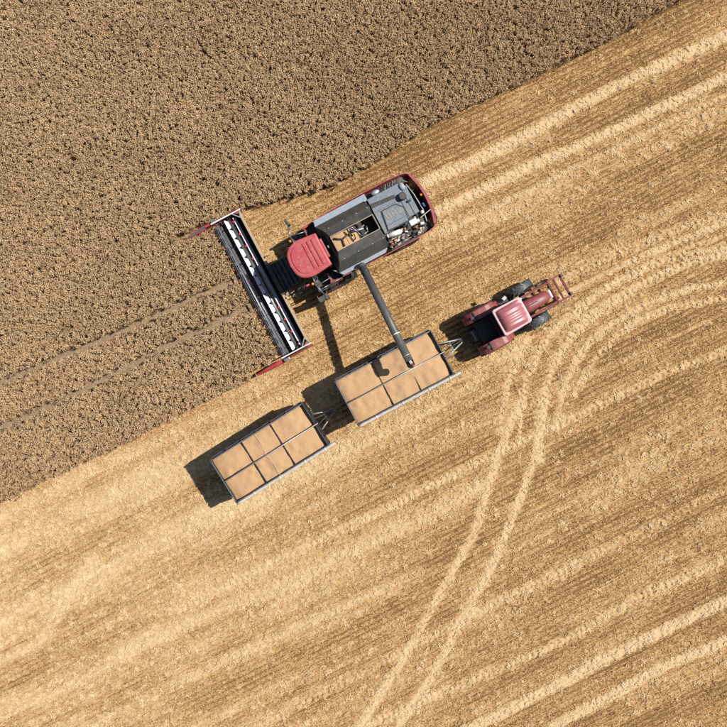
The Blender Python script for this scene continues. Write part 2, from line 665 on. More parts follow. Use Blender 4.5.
# ------------------------------------------------------------------ ground: one sheet, fine in the middle
def make_ground():
    fine = np.arange(-EXT, EXT + 0.001, 0.075)
    coarse = np.array([-900, -500, -260, -140, -80, -50, -34, -26])
    cx = np.concatenate([coarse, fine, -coarse[::-1]])
    X, Y = np.meshgrid(cx, cx, indexing='xy')
    c, press = cover_map(X, Y)
    crop = inside(X, Y, CROP_POLY)
    td = np.minimum(*[line_dist(X, Y, P)[0] for P in TRAM])
    c = np.where(crop, 0.12 + 0.20 * np.exp(-(td / 0.24) ** 4), c)
    u = X * FD[0] + Y * FD[1]
    v = X * FN[0] + Y * FN[1]
    Z = 0.035 * (NZ[0](X * 1.1, Y * 1.1) - 0.5) + 0.03 * (NZ[1](X * 4, Y * 4) - 0.5)
    Z += np.where(crop, 0, 0.018 * np.cos(2 * np.pi * (v - 0.03 * np.sin(u * 0.35)) / 0.26) * (1 - 0.8 * press) - 0.03 * press + 0.05 * np.clip(c - 0.5, 0, 0.6))
    far = (np.abs(X) > EXT) | (np.abs(Y) > EXT)
    Z[far] = -0.02
    n = len(cx)
    co = np.stack([X, Y, Z], -1).reshape(-1, 3).astype(np.float32)
    idx = np.arange(n * n).reshape(n, n)
    q = np.stack([idx[:-1, :-1], idx[:-1, 1:], idx[1:, 1:], idx[1:, :-1]], -1).reshape(-1, 4)
    me = bpy.data.meshes.new('field_ground')
    me.vertices.add(len(co))
    me.vertices.foreach_set('co', co.ravel())
    me.loops.add(q.size)
    me.loops.foreach_set('vertex_index', q.ravel().astype(np.int32))
    me.polygons.add(len(q))
    me.polygons.foreach_set('loop_start', np.arange(0, q.size, 4, dtype=np.int32))
    me.polygons.foreach_set('use_smooth', np.ones(len(q), bool))
    me.update()
    at = me.attributes.new('cover', 'FLOAT', 'POINT')
    at.data.foreach_set('value', c.ravel().astype(np.float32))
    at = me.attributes.new('soil', 'FLOAT', 'POINT')
    at.data.foreach_set('value', (crop & (td < 0.6)).ravel().astype(np.float32))
    me.materials.append(MAT['field_soil'])
    o = bpy.data.objects.new('ground', me)
    col.objects.link(o)
    o['kind'] = 'structure'
    return o


make_ground()


# ------------------------------------------------------------------ plants: tuft meshes spread with geometry nodes
def tuft_mesh(name, verts, faces, shade, material):
    me = bpy.data.meshes.new(name)
    me.from_pydata(verts, [], faces)
    at = me.attributes.new('shade', 'FLOAT', 'POINT')
    at.data.foreach_set('value', np.array(shade, np.float32))
    me.materials.append(MAT[material])
    return me


class Tuft:
    def __init__(s):
        s.v, s.f, s.c = [], [], []

    def strip(s, pts, w, shade, up=None):
        """ribbon along pts, width w, turned towards a random side"""
        pts = [Vector(p) for p in pts]
        d = pts[-1] - pts[0]
        side = d.cross(up if up else Vector((random.gauss(0, 1), random.gauss(0, 1), random.gauss(0, .4))))
        if side.length < 1e-6:
            side = Vector((1, 0, 0))
        side = side.normalized() * w / 2
        b = len(s.v)
        for p in pts:
            s.v += [tuple(p - side), tuple(p + side)]
            s.c += [shade, shade]
        for i in range(len(pts) - 1):
            s.f.append((b + 2 * i, b + 2 * i + 1, b + 2 * i + 3, b + 2 * i + 2))

    def spindle(s, p0, p1, w, shade):
        p0, p1 = Vector(p0), Vector(p1)
        d = (p1 - p0)
        q = d.to_track_quat('Z', 'Y')
        b = len(s.v)
        m = p0 + d * 0.4
        s.v += [tuple(p0), tuple(p1)] + [tuple(m + q @ Vector((w / 2 * math.cos(a), w / 2 * math.sin(a), 0))) for a in (0, 1.571, 3.142, 4.712)]
        s.c += [shade * 0.9, shade, shade, shade, shade, shade]
        for i in range(4):
            s.f.append((b, b + 2 + (i + 1) % 4, b + 2 + i))
            s.f.append((b + 1, b + 2 + i, b + 2 + (i + 1) % 4))


def wheat_tuft():
    t = Tuft()
    lx, ly = random.gauss(0, 0.05), random.gauss(0, 0.05)
    for _ in range(9):
        a = random.uniform(0, 6.283)
        r = 0.045 * math.sqrt(random.random())
        b = Vector((r * math.cos(a), r * math.sin(a), 0))
        h = random.gauss(0.68, 0.045) - 2.0 * r * random.random()
        top = b + Vector((lx + random.gauss(0, 0.03), ly + random.gauss(0, 0.03), h))
        mid = b * 0.6 + top * 0.4 + Vector((0, 0, 0.03))
        t.strip([b, mid, top], 0.009, random.uniform(0.1, 0.5))
        an = math.atan2(ly, lx) + random.gauss(0, 1.3)
        dr = random.uniform(-0.7, 0.9)
        L = random.uniform(0.07, 0.11)
        e = top + Vector((math.cos(an) * math.cos(dr), math.sin(an) * math.cos(dr), math.sin(dr))) * L
        t.spindle(top, e, 0.032, random.choice((random.uniform(0.15, 0.6), random.uniform(0.6, 1.1))))
        if random.random() < 0.35:
            an = random.uniform(0, 6.283)
            k = mid + (top - mid) * random.uniform(0.1, 0.7)
            l = random.uniform(0.08, 0.15)
            t.strip([k, k + Vector((math.cos(an) * l * .6, math.sin(an) * l * .6, 0.03)), k + Vector((math.cos(an) * l, math.sin(an) * l, -0.05))], 0.014, random.uniform(0.2, 0.7), Vector((0, 0, 1)))
    return tuft_mesh('wheat_tuft', t.v, t.f, t.c, 'wheat_ears')


def stubble_tuft():
    t = Tuft()
    for _ in range(24):
        b = Vector((random.uniform(-0.14, 0.14), random.gauss(0, 0.024), -0.02))
        h = random.uniform(0.06, 0.12)
        top = b + Vector((random.gauss(0, 0.03), random.gauss(0, 0.02), h))
        t.strip([b, top], random.uniform(0.012, 0.02), random.uniform(0.3, 0.9))
    for _ in range(6):
        an = random.gauss(0, 0.9)
        b = Vector((random.uniform(-0.14, 0.14), random.gauss(0, 0.05), random.uniform(0.01, 0.07)))
        d = Vector((math.cos(an), math.sin(an), random.gauss(0, 0.15))) * random.uniform(0.02, 0.06)
        t.strip([b - d, b + d], random.uniform(0.012, 0.02), random.uniform(0.3, 0.9), Vector((random.gauss(0, .4), random.gauss(0, .4), 1)))
    return tuft_mesh('stubble_tuft', t.v, t.f, t.c, 'stubble_straw')


def litter_tuft():
    t = Tuft()
    for _ in range(26):
        an = random.gauss(0, 1.1)
        b = Vector((random.gauss(0, 0.07), random.gauss(0, 0.06), random.uniform(0.01, 0.07)))
        d = Vector((math.cos(an), math.sin(an), random.gauss(0, 0.2))) * random.uniform(0.015, 0.06)
        t.strip([b - d, b + d], random.uniform(0.012, 0.024), random.uniform(0.3, 1.0), Vector((random.gauss(0, .35), random.gauss(0, .35), 1)))
    return tuft_mesh('litter_tuft', t.v, t.f, t.c, 'litter_straw')


def variants(name, fn, n):
    c = bpy.data.collections.new(name)
    for i in range(n):
        o = bpy.data.objects.new(name, fn())
        c.objects.link(o)
    return c


def scatter(name, coll, co, rot, scl, tint, material, label, cat):
    me = bpy.data.meshes.new(name)
    me.vertices.add(len(co))
    me.vertices.foreach_set('co', co.astype(np.float32).ravel())
    for an, ty, dat, key in (('rot', 'FLOAT_VECTOR', rot, 'vector'), ('scl', 'FLOAT_VECTOR', scl, 'vector'), ('tint', 'FLOAT', tint, 'value')):
        a = me.attributes.new(an, ty, 'POINT')
        a.data.foreach_set(key, dat.astype(np.float32).ravel())
    me.update()
    me.materials.append(MAT[material])
    o = bpy.data.objects.new(name, me)
    col.objects.link(o)
    ng = bpy.data.node_groups.new(name + '_nodes', 'GeometryNodeTree')
    ng.interface.new_socket('Geometry', in_out='INPUT', socket_type='NodeSocketGeometry')
    ng.interface.new_socket('Geometry', in_out='OUTPUT', socket_type='NodeSocketGeometry')
    N, L = ng.nodes, ng.links
    gi = N.new('NodeGroupInput')
    go = N.new('NodeGroupOutput')
    m2p = N.new('GeometryNodeMeshToPoints')
    ci = N.new('GeometryNodeCollectionInfo')
    ci.inputs['Collection'].default_value = coll
    ci.inputs['Separate Children'].default_value = True
    ci.inputs['Reset Children'].default_value = True
    ip = N.new('GeometryNodeInstanceOnPoints')
    ip.inputs['Pick Instance'].default_value = True
    rv = N.new('FunctionNodeRandomValue')
    rv.data_type = 'INT'
    rv.inputs[4].default_value = 0
    rv.inputs[5].default_value = len(coll.objects) - 1
    ar = N.new('GeometryNodeInputNamedAttribute')
    ar.data_type = 'FLOAT_VECTOR'
    ar.inputs[0].default_value = 'rot'
    asx = N.new('GeometryNodeInputNamedAttribute')
    asx.data_type = 'FLOAT_VECTOR'
    asx.inputs[0].default_value = 'scl'
    e2r = N.new('FunctionNodeEulerToRotation')
    L.new(gi.outputs[0], m2p.inputs['Mesh'])
    L.new(m2p.outputs[0], ip.inputs['Points'])
    L.new(ci.outputs[0], ip.inputs['Instance'])
    L.new(rv.outputs[2], ip.inputs['Instance Index'])
    L.new(ar.outputs[0], e2r.inputs[0])
    L.new(e2r.outputs[0], ip.inputs['Rotation'])
    L.new(asx.outputs[0], ip.inputs['Scale'])
    L.new(ip.outputs[0], go.inputs[0])
    md = o.modifiers.new('spread', 'NODES')
    md.node_group = ng
    tag(o, label, cat, kind='stuff')
    return o


# --- standing wheat
def make_wheat():
    g = 0.094
    q = np.arange(-EXT, EXT, g)
    x, y = [a.ravel() for a in np.meshgrid(q, q)]
    x = x + rng.normal(0, 0.032, len(x))
    y = y + rng.normal(0, 0.032, len(y))
    jit = rng.normal(0, 0.04, (2, len(x)))
    k = inside(x + jit[0], y + jit[1], CROP_POLY)
    x, y = x[k], y[k]
    td = np.minimum(*[line_dist(x, y, P)[0] for P in TRAM])
    dd = np.minimum(*[line_dist(x, y, P)[0] for P in DIVIDER_LINES])
    k = (td + rng.normal(0, 0.05, len(x)) > 0.20) & (dd > 0.13)
    x, y = x[k], y[k]
    m = len(x)
    big = NZ[2](x * 0.5, y * 0.5)
    med = NZ[5](x * 3.2, y * 3.2)
    k = rng.random(m) < 0.96
    x, y, big, med = x[k], y[k], big[k], med[k]
    m = len(x)
    h = 0.95 + 0.08 * (big - .5) + 0.10 * (med - 0.5) + rng.normal(0, 0.045, m)
    w = rng.uniform(0.75, 1.15, m)
    scl = np.stack([w, w, h], -1)
    tl = 0.13
    rot = np.stack([tl * (NZ[6](x * 2, y * 2) - 0.5) * 2 + rng.normal(0, 0.07, m), tl * (NZ[7](x * 2, y * 2) - 0.5) * 2 + rng.normal(0, 0.07, m), rng.uniform(0, 6.283, m)], -1)
    tint = 0.01 + 0.2 * (big - 0.5) + rng.normal(0, 0.17, m)
    co = np.stack([x, y, np.zeros(m)], -1)
    scatter('standing_wheat', variants('wheat_tuft', wheat_tuft, 9), co, rot, scl, tint, 'wheat_ears',
            'ripe brownish standing wheat with two tyre lanes, uncut part of the field', 'wheat')


def make_stubble():
    row = 0.26
    lim = EXT * 1.45
    v = np.arange(-140, 141) * row
    u = np.arange(-lim, lim, 0.24)
    U, V = np.meshgrid(u, v)
    U = (U + rng.uniform(-0.12, 0.12, U.shape)).ravel()
    V = (V + 0.03 * np.sin(U.reshape(V.shape) * 0.35) + rng.normal(0, 0.012, V.shape)).ravel()
    x = U * FD[0] + V * FN[0]
    y = U * FD[1] + V * FN[1]
    k = (np.abs(x) < EXT) & (np.abs(y) < EXT)
    x, y = x[k], y[k]
    k = ~inside(x, y, CROP_POLY)
    x, y = x[k], y[k]
    c, press = cover_map(x, y)
    k = rng.random(len(x)) < 0.97 - 1.0 * press
    x, y, c, press = x[k], y[k], c[k], press[k]
    m = len(x)
    h = rng.uniform(0.75, 1.2, m) * (1 - 0.6 * press) * (1 - 0.25 * np.clip(c, 0, 1))
    scl = np.stack([rng.uniform(0.85, 1.15, m), rng.uniform(0.7, 1.2, m), h], -1)
    rot = np.stack([rng.normal(0, 0.12, m), rng.normal(0, 0.12, m), FIELD_A + rng.normal(0, 0.06, m) + math.pi * rng.integers(0, 2, m)], -1)
    tint = -0.05 + 0.22 * (c - 0.4) + rng.normal(0, 0.12, m)
    co = np.stack([x, y, np.zeros(m)], -1)
    scatter('stubble', variants('stubble_tuft', stubble_tuft, 7), co, rot, scl, tint, 'stubble_straw',
            'short golden wheat stubble in straight drilled rows across the harvested field', 'stubble')


def make_litter():
    n = int((2 * EXT) ** 2 * 50)
    x = rng.uniform(-EXT, EXT, n)
    y = rng.uniform(-EXT, EXT, n)
    k = ~inside(x, y, CROP_POLY)
    x, y = x[k], y[k]
    c, press = cover_map(x, y)
    k = rng.random(len(x)) < np.clip((c - 0.34) * 1.1, 0.03, 0.95)
    x, y, c, press = x[k], y[k], c[k], press[k]
    m = len(x)
    s = rng.uniform(0.5, 1.1, m) * (1 - 0.2 * press)
    scl = np.stack([s, s, rng.uniform(0.6, 1.1, m) * (1 - 0.35 * press)], -1)
    rot = np.stack([rng.normal(0, 0.1, m), rng.normal(0, 0.1, m), FIELD_A + rng.normal(0, 0.9, m)], -1)
    tint = -0.11 + 0.45 * (c - 0.5) + rng.normal(0, 0.13, m)
    co = np.stack([x, y, 0.03 * np.clip(c, 0, 1)], -1)
    scatter('loose_straw', variants('litter_tuft', litter_tuft, 7), co, rot, scl, tint, 'litter_straw',
            'pale loose chopped straw strewn over the stubble in bands and tyre tracks', 'straw')


make_wheat()
make_stubble()
make_litter()


# ------------------------------------------------------------------ wheels
def wheel(parent, c, r, w, tyre_m='tyre', rim_m='dull_steel', lugs=18, side=1, steer=0.0):
    """wheel = hub (part) > tyre, rim"""
    hb = MB()
    hb.tube((0, -w * 0.28, 0), (0, w * 0.28, 0), r * 0.2, n=14)
    hub = hb.build('wheel', 'black_steel', parent, c, steer)
    t = MB()
    ri = r * 0.56
    prof = [(ri, -w * .40), (r * .78, -w * .5), (r * .93, -w * .47), (r * .985, -w * .28), (r, 0), (r * .985, w * .28), (r * .93, w * .47), (r * .78, w * .5), (ri, w * .40)]
    t.lathe_y((0, 0, 0), [(a, b) for a, b in prof], 36)
    for i in range(lugs * 2):
        a = 2 * math.pi * i / (lugs * 2)
        sg = 1 if i % 2 else -1
        M = Matrix.Rotation(-a, 4, 'Y') @ Matrix.Rotation(sg * R(42), 4, 'X')
        p = Vector((r * 0.995 * math.cos(a), sg * w * 0.24, r * 0.995 * math.sin(a)))
        t.box(p, (r * 0.055, w * 0.60, r * 0.065), rot=M)
    t.build('tyre', tyre_m, hub)
    m = MB()
    m.lathe_y((0, 0, 0), [(r * .57, -w * .36), (r * .57, w * .36), (r * .50, w * .34), (r * .46, w * .10), (r * .18, w * .16), (r * .18, w * .06), (r * .46, 0), (r * .50, -w * .34)], 28)
    for i in range(8):
        a = 2 * math.pi * i / 8
        m.tube((r * .26 * math.cos(a), w * .1, r * .26 * math.sin(a)), (r * .26 * math.cos(a), w * .18, r * .26 * math.sin(a)), r * .03, n=6)
    m.build('rim', rim_m, hub)
    return hub


# ------------------------------------------------------------------ combine harvester (front = local -x)
def make_combine():
    A = R(28)
    oc = W(363, 235, 3.2)
    ox = oc[0] - math.sin(A) * 0.25
    oy = oc[1] + math.cos(A) * 0.25
    root = empty('combine_harvester', (ox, oy, 0), A)
    tag(root, 'red and black combine harvester cutting along the edge of the standing wheat', 'combine harvester')

    # hull
    b = MB()
    b.bx(-1.65, 0.9, -1.2, 1.2, 1.0, 2.55, 0.04)
    b.bx(0.9, 3.15, -0.9, 0.9, 0.9, 2.2, 0.04)
    b.bx(-3.1, 2.6, -0.55, 0.55, 0.75, 1.1, 0.03)
    b.bx(-1.9, -1.6, -1.4, 1.4, 0.75, 1.0)
    b.build('chassis', 'black_steel', root)
    # red side panels
    for sg in (1, -1):
        m = MB()
        m.wall([(-1.70, 1.46 * sg), (-0.6, 1.50 * sg), (0.9, 1.52 * sg), (2.2, 1.51 * sg), (2.85, 1.48 * sg), (3.12, 1.42 * sg), (3.25, 1.30 * sg)], 0.04, 1.05, [2.9, 2.92, 2.92, 2.9, 2.86, 2.84, 2.82], 0.86)
        m.build('side_panel', 'red_paint', root)
    m = MB()
    pts = [(3.25 + 0.22 * (1 - (y / 1.28) ** 2), y) for y in np.linspace(1.28, -1.28, 13)]
    m.wall(pts, 0.12, 1.2, 2.84)
    rh = m.build('rear_hood', 'red_paint', root)
    m = MB()
    pts2 = [(p[0] + 0.11, p[1] * 1.02, 2.55) for p in pts]
    m.path(pts2, 0.018, 6)
    for y in (1.1, 0.4, -0.4, -1.1):
        x = 3.25 + 0.22 * (1 - (y / 1.28) ** 2)
        m.tube((x, y, 2.6), (x + 0.11, y * 1.02, 2.55), 0.015, n=6)
    m.build('rail', 'black_steel', rh)
    m = MB()
    m.prism([(3.30, .8), (3.75, .9), (3.75, -.9), (3.30, -.8)], 0.7, 1.25, 0.03)
    m.build('straw_chopper', 'black_steel', root)

    # tank rim ledges, light grey
    m = MB()
    m.prism([(-1.78, 1.13), (-1.70, 1.42), (0.95, 1.42), (0.95, 1.09), (-1.72, 1.09)], 2.86, 3.06)
    m.build('tank_rim', 'rim_grey', root)
    m = MB()
    m.prism([(-1.98, -1.02), (-1.62, -1.44), (0.55, -1.44), (0.72, -1.30), (0.72, -1.16), (-1.70, -1.16)], 2.86, 3.06)
    m.build('tank_rim', 'rim_grey', root)
    m = MB()
    m.bx(-1.80, 0.80, -1.10, -1.04, 2.3, 3.12)
    m.bx(-1.80, 0.80, 1.02, 1.07, 2.3, 3.12)
    m.bx(-1.80, -1.74, -1.035, 1.015, 2.3, 3.12)
    m.bx(0.78, 0.84, -1.10, 1.07, 2.3, 3.08)
    m.bx(-1.735, 0.775, -1.035, 1.015, 2.3, 2.4)
    m.build('grain_tank', 'black_steel', root)

    # folded tank extension panels
    rows = {1: ((1.12, 3.14), (0.74, 3.52), (0.30, 3.70)), -1: ((-1.28, 3.14), (-0.88, 3.52), (-0.43, 3.70))}
    for sg in (1, -1):
        (ya, za), (yb, zb), (yc, zc) = rows[sg]
        xa0, xb0, xc0 = -1.78, -1.56, -1.38
        xa1, xb1, xc1 = 0.74, 0.84, 0.78
        cuts = [0.0, 0.34, 0.67, 1.0]
        for t0, t1 in zip(cuts[:-1], cuts[1:]):
            g = 0.004
            A0 = (xa0 + (xa1 - xa0) * t0 + g, ya, za)
            A1 = (xa0 + (xa1 - xa0) * t1 - g, ya, za)
            B0 = (xb0 + (xb1 - xb0) * t0 + g, yb, zb)
            B1 = (xb0 + (xb1 - xb0) * t1 - g, yb, zb)
            m = MB()
            m.plate([A0, A1, B1, B0], 0.03)
            m.build('tank_panel', 'tank_panel', root)
        m = MB()
        m.plate([(xb0, yb, zb + .012), (xb1, yb, zb + .012), (xc1, yc, zc), (xc0, yc, zc)], 0.03)
        up = m.build('tank_panel', 'tank_panel', root)
        for t in (0.12, 0.42, 0.72, 0.95):
            m = MB()
            x = xb0 + (xb1 - xb0) * t
            m.tube((x, yb - sg * 0.03, zb + 0.0), (x, yb - sg * 0.03, zb + 0.05), 0.035, 0.025, n=8)
            m.build('bolt', 'galvanised', up)
    m = MB()
    m.plate([(-1.79, 1.12, 3.12), (-1.79, -1.28, 3.12), (-1.57, -0.88, 3.51), (-1.57, 0.74, 3.51)], 0.03)
    m.plate([(-1.568, 0.74, 3.52), (-1.568, -0.88, 3.52), (-1.385, -0.43, 3.70), (-1.385, 0.30, 3.70)], 0.03)
    m.build('tank_panel', 'black_plastic', root)  # front slopes coloured blacker: their shade away from the sun is painted
    m = MB()
    m.box((-1.66, 0.0, 3.40), (0.05, 0.12, 0.03))
    m.build('latch', 'galvanised', root)
    m = MB()
    m.plate([(0.74, 1.12, 3.1), (0.80, -1.28, 3.1), (0.80, -1.2, 3.3), (0.76, 1.05, 3.3)], 0.03)
    m.build('tank_rear_wall', 'black_steel', root)
    # frame round the opening
    m = MB()
    m.bx(-1.40, 0.79, 0.285, 0.315, 3.66, 3.725)
    m.bx(-1.40, 0.79, -0.445, -0.415, 3.66, 3.725)
    m.bx(-1.405, -1.375, -0.41, 0.28, 3.66, 3.722)
    m.bx(0.765, 0.795, -0.41, 0.28, 3.60, 3.722)
    m.build('opening_frame', 'engine_tan', root)
    # things in the tank mouth
    m = MB()
    m.path([(-1.3, 0.2, 3.60), (-0.95, -0.02, 3.52), (-0.62, 0.05, 3.50)], 0.04)
    m.path([(-0.95, -0.02, 3.52), (-1.0, -0.36, 3.50)], 0.04)
    m.path([(-0.55, 0.26, 3.58), (-0.55, -0.38, 3.58)], 0.035)
    m.build('brace', 'black_steel', root)
    m = MB()
    m.tube((-0.5, 0.12, 3.42), (0.15, -0.05, 3.55), 0.07, n=10)
    m.path([(-0.35, 0.25, 3.5), (-0.2, 0.0, 3.55), (-0.1, -0.3, 3.5), (0.25, -0.25, 3.5), (0.3, 0.0, 3.5)], 0.03)
    m.build('filling_auger', 'dull_steel', root)
    m = MB()
    m.box((0.0, 0.02, 3.47), (0.5, 0.04, 0.02), 0.3)
    m.build('rod', 'dusty_beam', root)
    m = MB()
    m.box((-0.42, 0.2, 3.55), (0.10, 0.10, 0.08))
    m.build('sensor', 'blue_part', root)

    # engine deck
    m = MB()
    m.prism([(0.93, 1.12), (2.55, 1.12), (2.82, 0.85), (2.82, -0.50), (2.2, -0.52), (1.02, -0.68), (0.93, -0.66)], 3.0, 3.10, 0.015)
    dk = m.build('engine_deck', 'deck_grey', root)
    m = MB()
    m.plate([(0.95, 0.86, 3.118), (2.15, 0.74, 3.118), (2.15, 0.56, 3.118), (0.95, 0.64, 3.118)], 0.015)
    m.build('grille', 'tank_panel', dk)
    for i in range(12):
        x = 1.0 + i * 0.098
        m = MB()
        m.box((x, 0.75 - (x - .95) * 0.092, 3.124), (0.035, 0.17, 0.012))
        m.build('grille_slat', 'black_steel', dk)
    # raised hatch with dark seal
    hp = [(1.28, 0.30), (1.95, 0.30), (2.22, 0.02), (2.16, -0.62), (1.14, -0.60)]
    m = MB()
    m.prism([(p[0] + (0.05 if p[0] > 1.6 else -0.05), p[1] + (0.05 if p[1] > 0 else -0.05)) for p in hp], 3.103, 3.125)
    m.build('hatch_seal', 'black_plastic', dk)
    m = MB()
    m.prism(hp, 3.11, 3.17, 0.02)
    ht = m.build('hatch', 'deck_grey', dk)
    for i in range(5):
        m = MB()
        m.box((1.36 + i * 0.15, -0.02, 3.178), (0.03, 0.30, 0.016), 0.15)
        m.build('louvre', 'dusty_beam', root)
    m = MB()
    m.bx(1.18, 2.14, -0.40, -0.385, 3.174, 3.19)
    m.build('hatch_bar', 'black_plastic', root)
    m = MB()
    m.tube((2.42, 0.46, 3.09), (2.42, 0.46, 3.30), 0.17, n=18)
    m.tube((2.42, 0.46, 3.30), (2.42, 0.46, 3.36), 0.19, 0.14, n=18)
    m.build('air_intake', 'tank_panel', root)
    m = MB()
    m.ball((2.64, 0.90, 3.14), 0.17, (0.75, 1.15, 0.5), 16, 10)
    m.build('tank_cap', 'rim_grey', root)
    m = MB()
    m.bx(2.56, 2.585, -0.5, 0.72, 3.104, 3.12)
    m.bx(2.28, 2.30, -0.5, 0.28, 3.104, 3.12)
    m.bx(1.0, 2.3, 0.40, 0.415, 3.104, 3.118)
    m.build('deck_joint', 'black_plastic', root)
    m = MB()
    m.bx(2.52, 2.70, 0.10, 0.20, 3.10, 3.2, .02)
    m.build('handle', 'black_plastic', root)
    m = MB()
    m.tube((1.02, -0.82, 3.12), (1.62, -0.90, 3.12), 0.115, n=16)
    m.tube((1.62, -0.90, 3.12), (1.70, -0.91, 3.12), 0.115, 0.05, n=16)
    m.tube((0.94, -0.81, 3.12), (1.02, -0.82, 3.12), 0.05, 0.115, n=16)
    m.build('muffler', 'white_paint', root)
    m = MB()
    m.bx(2.16, 2.52, -0.92, -0.66, 2.95, 3.14, 0.03)
    m.build('coolant_tank', 'white_paint', root)
    # engine bay: pipes and small blocks between deck and right side panel
    mats = ['engine_tan', 'dull_steel', 'black_steel', 'galvanised', 'copper_part', 'white_paint', 'engine_tan']
    for i in range(46):
        x = random.uniform(0.95, 2.75)
        y = random.uniform(-1.38, -0.98)
        if x > 1.75 and random.random() < 0.4:
            y = random.uniform(-1.0, -0.6)
        z = random.uniform(2.45, 2.95)
        m = MB()
        k = random.random()
        if k < 0.45:
            m.box((x, y, z), (random.uniform(.06, .2), random.uniform(.05, .14), random.uniform(.08, .2)), random.uniform(0, 3), 0.01)
            nm = 'engine_block'
        elif k < 0.75:
            a = random.uniform(-.5, .5)
            l = random.uniform(.1, .28)
            m.tube((x - l * math.cos(a), y - l * .4 * math.sin(a), z), (x + l * math.cos(a), y + l * .4 * math.sin(a), z + random.uniform(-.08, .08)), random.uniform(.015, .045), n=8)
            nm = 'engine_pipe'
        else:
            m.tube((x, y, z - .1), (x, y, z + .05), random.uniform(.03, .075), n=12)
            nm = 'engine_cap'
        m.build(nm, random.choice(mats), root)
    m = MB()
    m.bx(0.92, 3.1, -1.42, -0.7, 2.2, 2.4)
    m.bx(0.92, 2.95, 1.12, 1.44, 2.2, 2.5)
    m.build('engine_tray', 'black_steel', root)
    # left gap: lamps, hoses
    m = MB()
    m.ball((1.45, 1.26, 2.92), 0.14, (1.5, 0.9, 0.7), 16, 10)
    m.build('air_tank', 'bright_steel', root)
    for i in range(9):
        m = MB()
        x = 1.7 + i * 0.12
        m.path([(x, 1.18, 2.85), (x + random.uniform(-.05, .12), 1.28, 2.9 + random.uniform(-.05, .06)), (x + .1, 1.40, 2.8)], 0.018, 6)
        m.build('hose', random.choice(['black_plastic', 'dull_steel', 'engine_tan']), root)
    # rear cavity
    m = MB()
    m.path([(2.95, 1.0, 2.5), (3.05, 0.4, 2.55), (3.1, -0.4, 2.5), (3.0, -1.0, 2.5)], 0.03, 6)
    m.path([(2.75, -0.75, 2.9), (3.35, -0.62, 2.84)], 0.02, 6)
    m.path([(2.80, 1.25, 2.8), (3.0, 1.0, 2.85)], 0.02, 6)
    m.build('frame_rod', 'galvanised', root)
    m = MB()
    m.ball((2.98, -0.52, 2.66), 0.09)
    m.build('reflector', 'white_paint', root)
    m = MB()
    m.box((3.22, -0.25, 2.6), (0.10, 0.22, 0.1), 0.2, .02)
    m.build('rear_bracket', 'blue_part', root)
    m = MB()
    m.ball((3.29, 0.20, 2.78), 0.06, (1, 1, .8))
    m.build('rear_lamp', 'orange_lens', root)

    # cab
    m = MB()
    m.prism([(-1.95, .72), (-2.9, .80), (-3.32, .52), (-3.42, 0.0), (-3.32, -.60), (-2.9, -.88), (-1.95, -.80)], 1.95, 3.68)
    m.build('cab_glass', 'glass', root)
    m = MB()
    m.bx(-3.1, -1.9, -.80, .72, 1.75, 1.95)
    for x, y in ((-2.9, .80), (-2.9, -.88), (-1.98, .74), (-1.98, -.82)):
        m.bx(x - .04, x + .04, y - .03, y + .03, 1.95, 3.70)
    m.build('cab_frame', 'black_plastic', root)

    def roof_poly(s, xr):
        P = [(xr, .80 * s - .05), (-2.75, .88 * s - .05)]
        for i in range(1, 16):
            a = math.pi * i / 16
            P.append((-2.75 - 0.86 * s * math.sin(a) ** 0.8, .88 * s * math.copysign(abs(math.cos(a)) ** 0.75, math.cos(a)) - .05))
        P += [(-2.75, -.88 * s - .05), (xr, -.80 * s - .05)]
        return P
    m = MB()
    m.prism(roof_poly(1.0, -1.90), 3.69, 3.91, 0.07)
    rf = m.build('cab_roof', 'roof_red', root)
    m = MB()
    m.prism(roof_poly(0.80, -1.98), 3.905, 3.95, 0.025)
    m.build('roof_crown', 'roof_red', rf)
    for i, x in enumerate((-2.62, -2.40, -2.18)):
        m = MB()
        m.bx(x - .07, x + .07, -.68, .58, 3.94, 3.978, 0.02)
        m.build('roof_rib', 'roof_red', rf)
        m = MB()
        m.bx(x - .095, x - .075, -.68, .58, 3.951, 3.958)  # dark red strip painting the shade beside each rib
        m.build('rib_shade', 'loader_red', rf)
    for x, y in ((-3.1, .1), (-3.2, -.25), (-2.95, -.45), (-2.78, .4)):
        m = MB()
        m.tube((x, y, 3.95), (x, y, 3.965), 0.025, n=8)
        m.build('screw', 'galvanised', rf)
    m = MB()
    m.bx(-1.90, -1.80, -0.50, 0.42, 3.71, 3.87, 0.02)
    m.build('roof_vent', 'roof_red', rf)

    # mirrors, work lamps, beacons
    for sg in (1, -1):
        yo = 0.80 if sg > 0 else 0.90
        m = MB()
        m.path([(-2.95, sg * yo, 3.30), (-3.0, sg * 1.25, 3.18), (-2.86, sg * 1.78, 3.02)], 0.028)
        m.path([(-2.2, sg * (yo + .35), 3.0), (-2.95, sg * 1.30, 3.05)], 0.022)
        m.path([(-2.75, sg * yo, 2.7), (-3.0, sg * 1.25, 2.75), (-2.86, sg * 1.75, 2.72)], 0.022)
        arm = m.build('mirror_arm', 'dull_steel', root)
        m = MB()
        m.box((-2.82, sg * 1.93, 2.85), (0.13, 0.30, 0.46), sg * 0.25, 0.03)
        m.build('mirror', 'tank_panel', arm)
        m = MB()
        m.tube((-3.10, sg * (yo + .26), 3.16), (-3.10, sg * (yo + .26), 3.24), 0.07, n=12)
        bc = m.build('beacon', 'black_plastic', root)
        m = MB()
        m.ball((-3.10, sg * (yo + .26), 3.27), 0.065, (1, 1, 1.1))
        m.build('beacon_lens', 'orange_lens', bc)
        m = MB()
        m.ball((-3.36, sg * (yo + .12), 2.55), 0.07, (1.8, .8, 0.8))
        m.build('work_lamp', 'roof_red', root)
    # platform and ladder on the left-hand side, red steps
    m = MB()
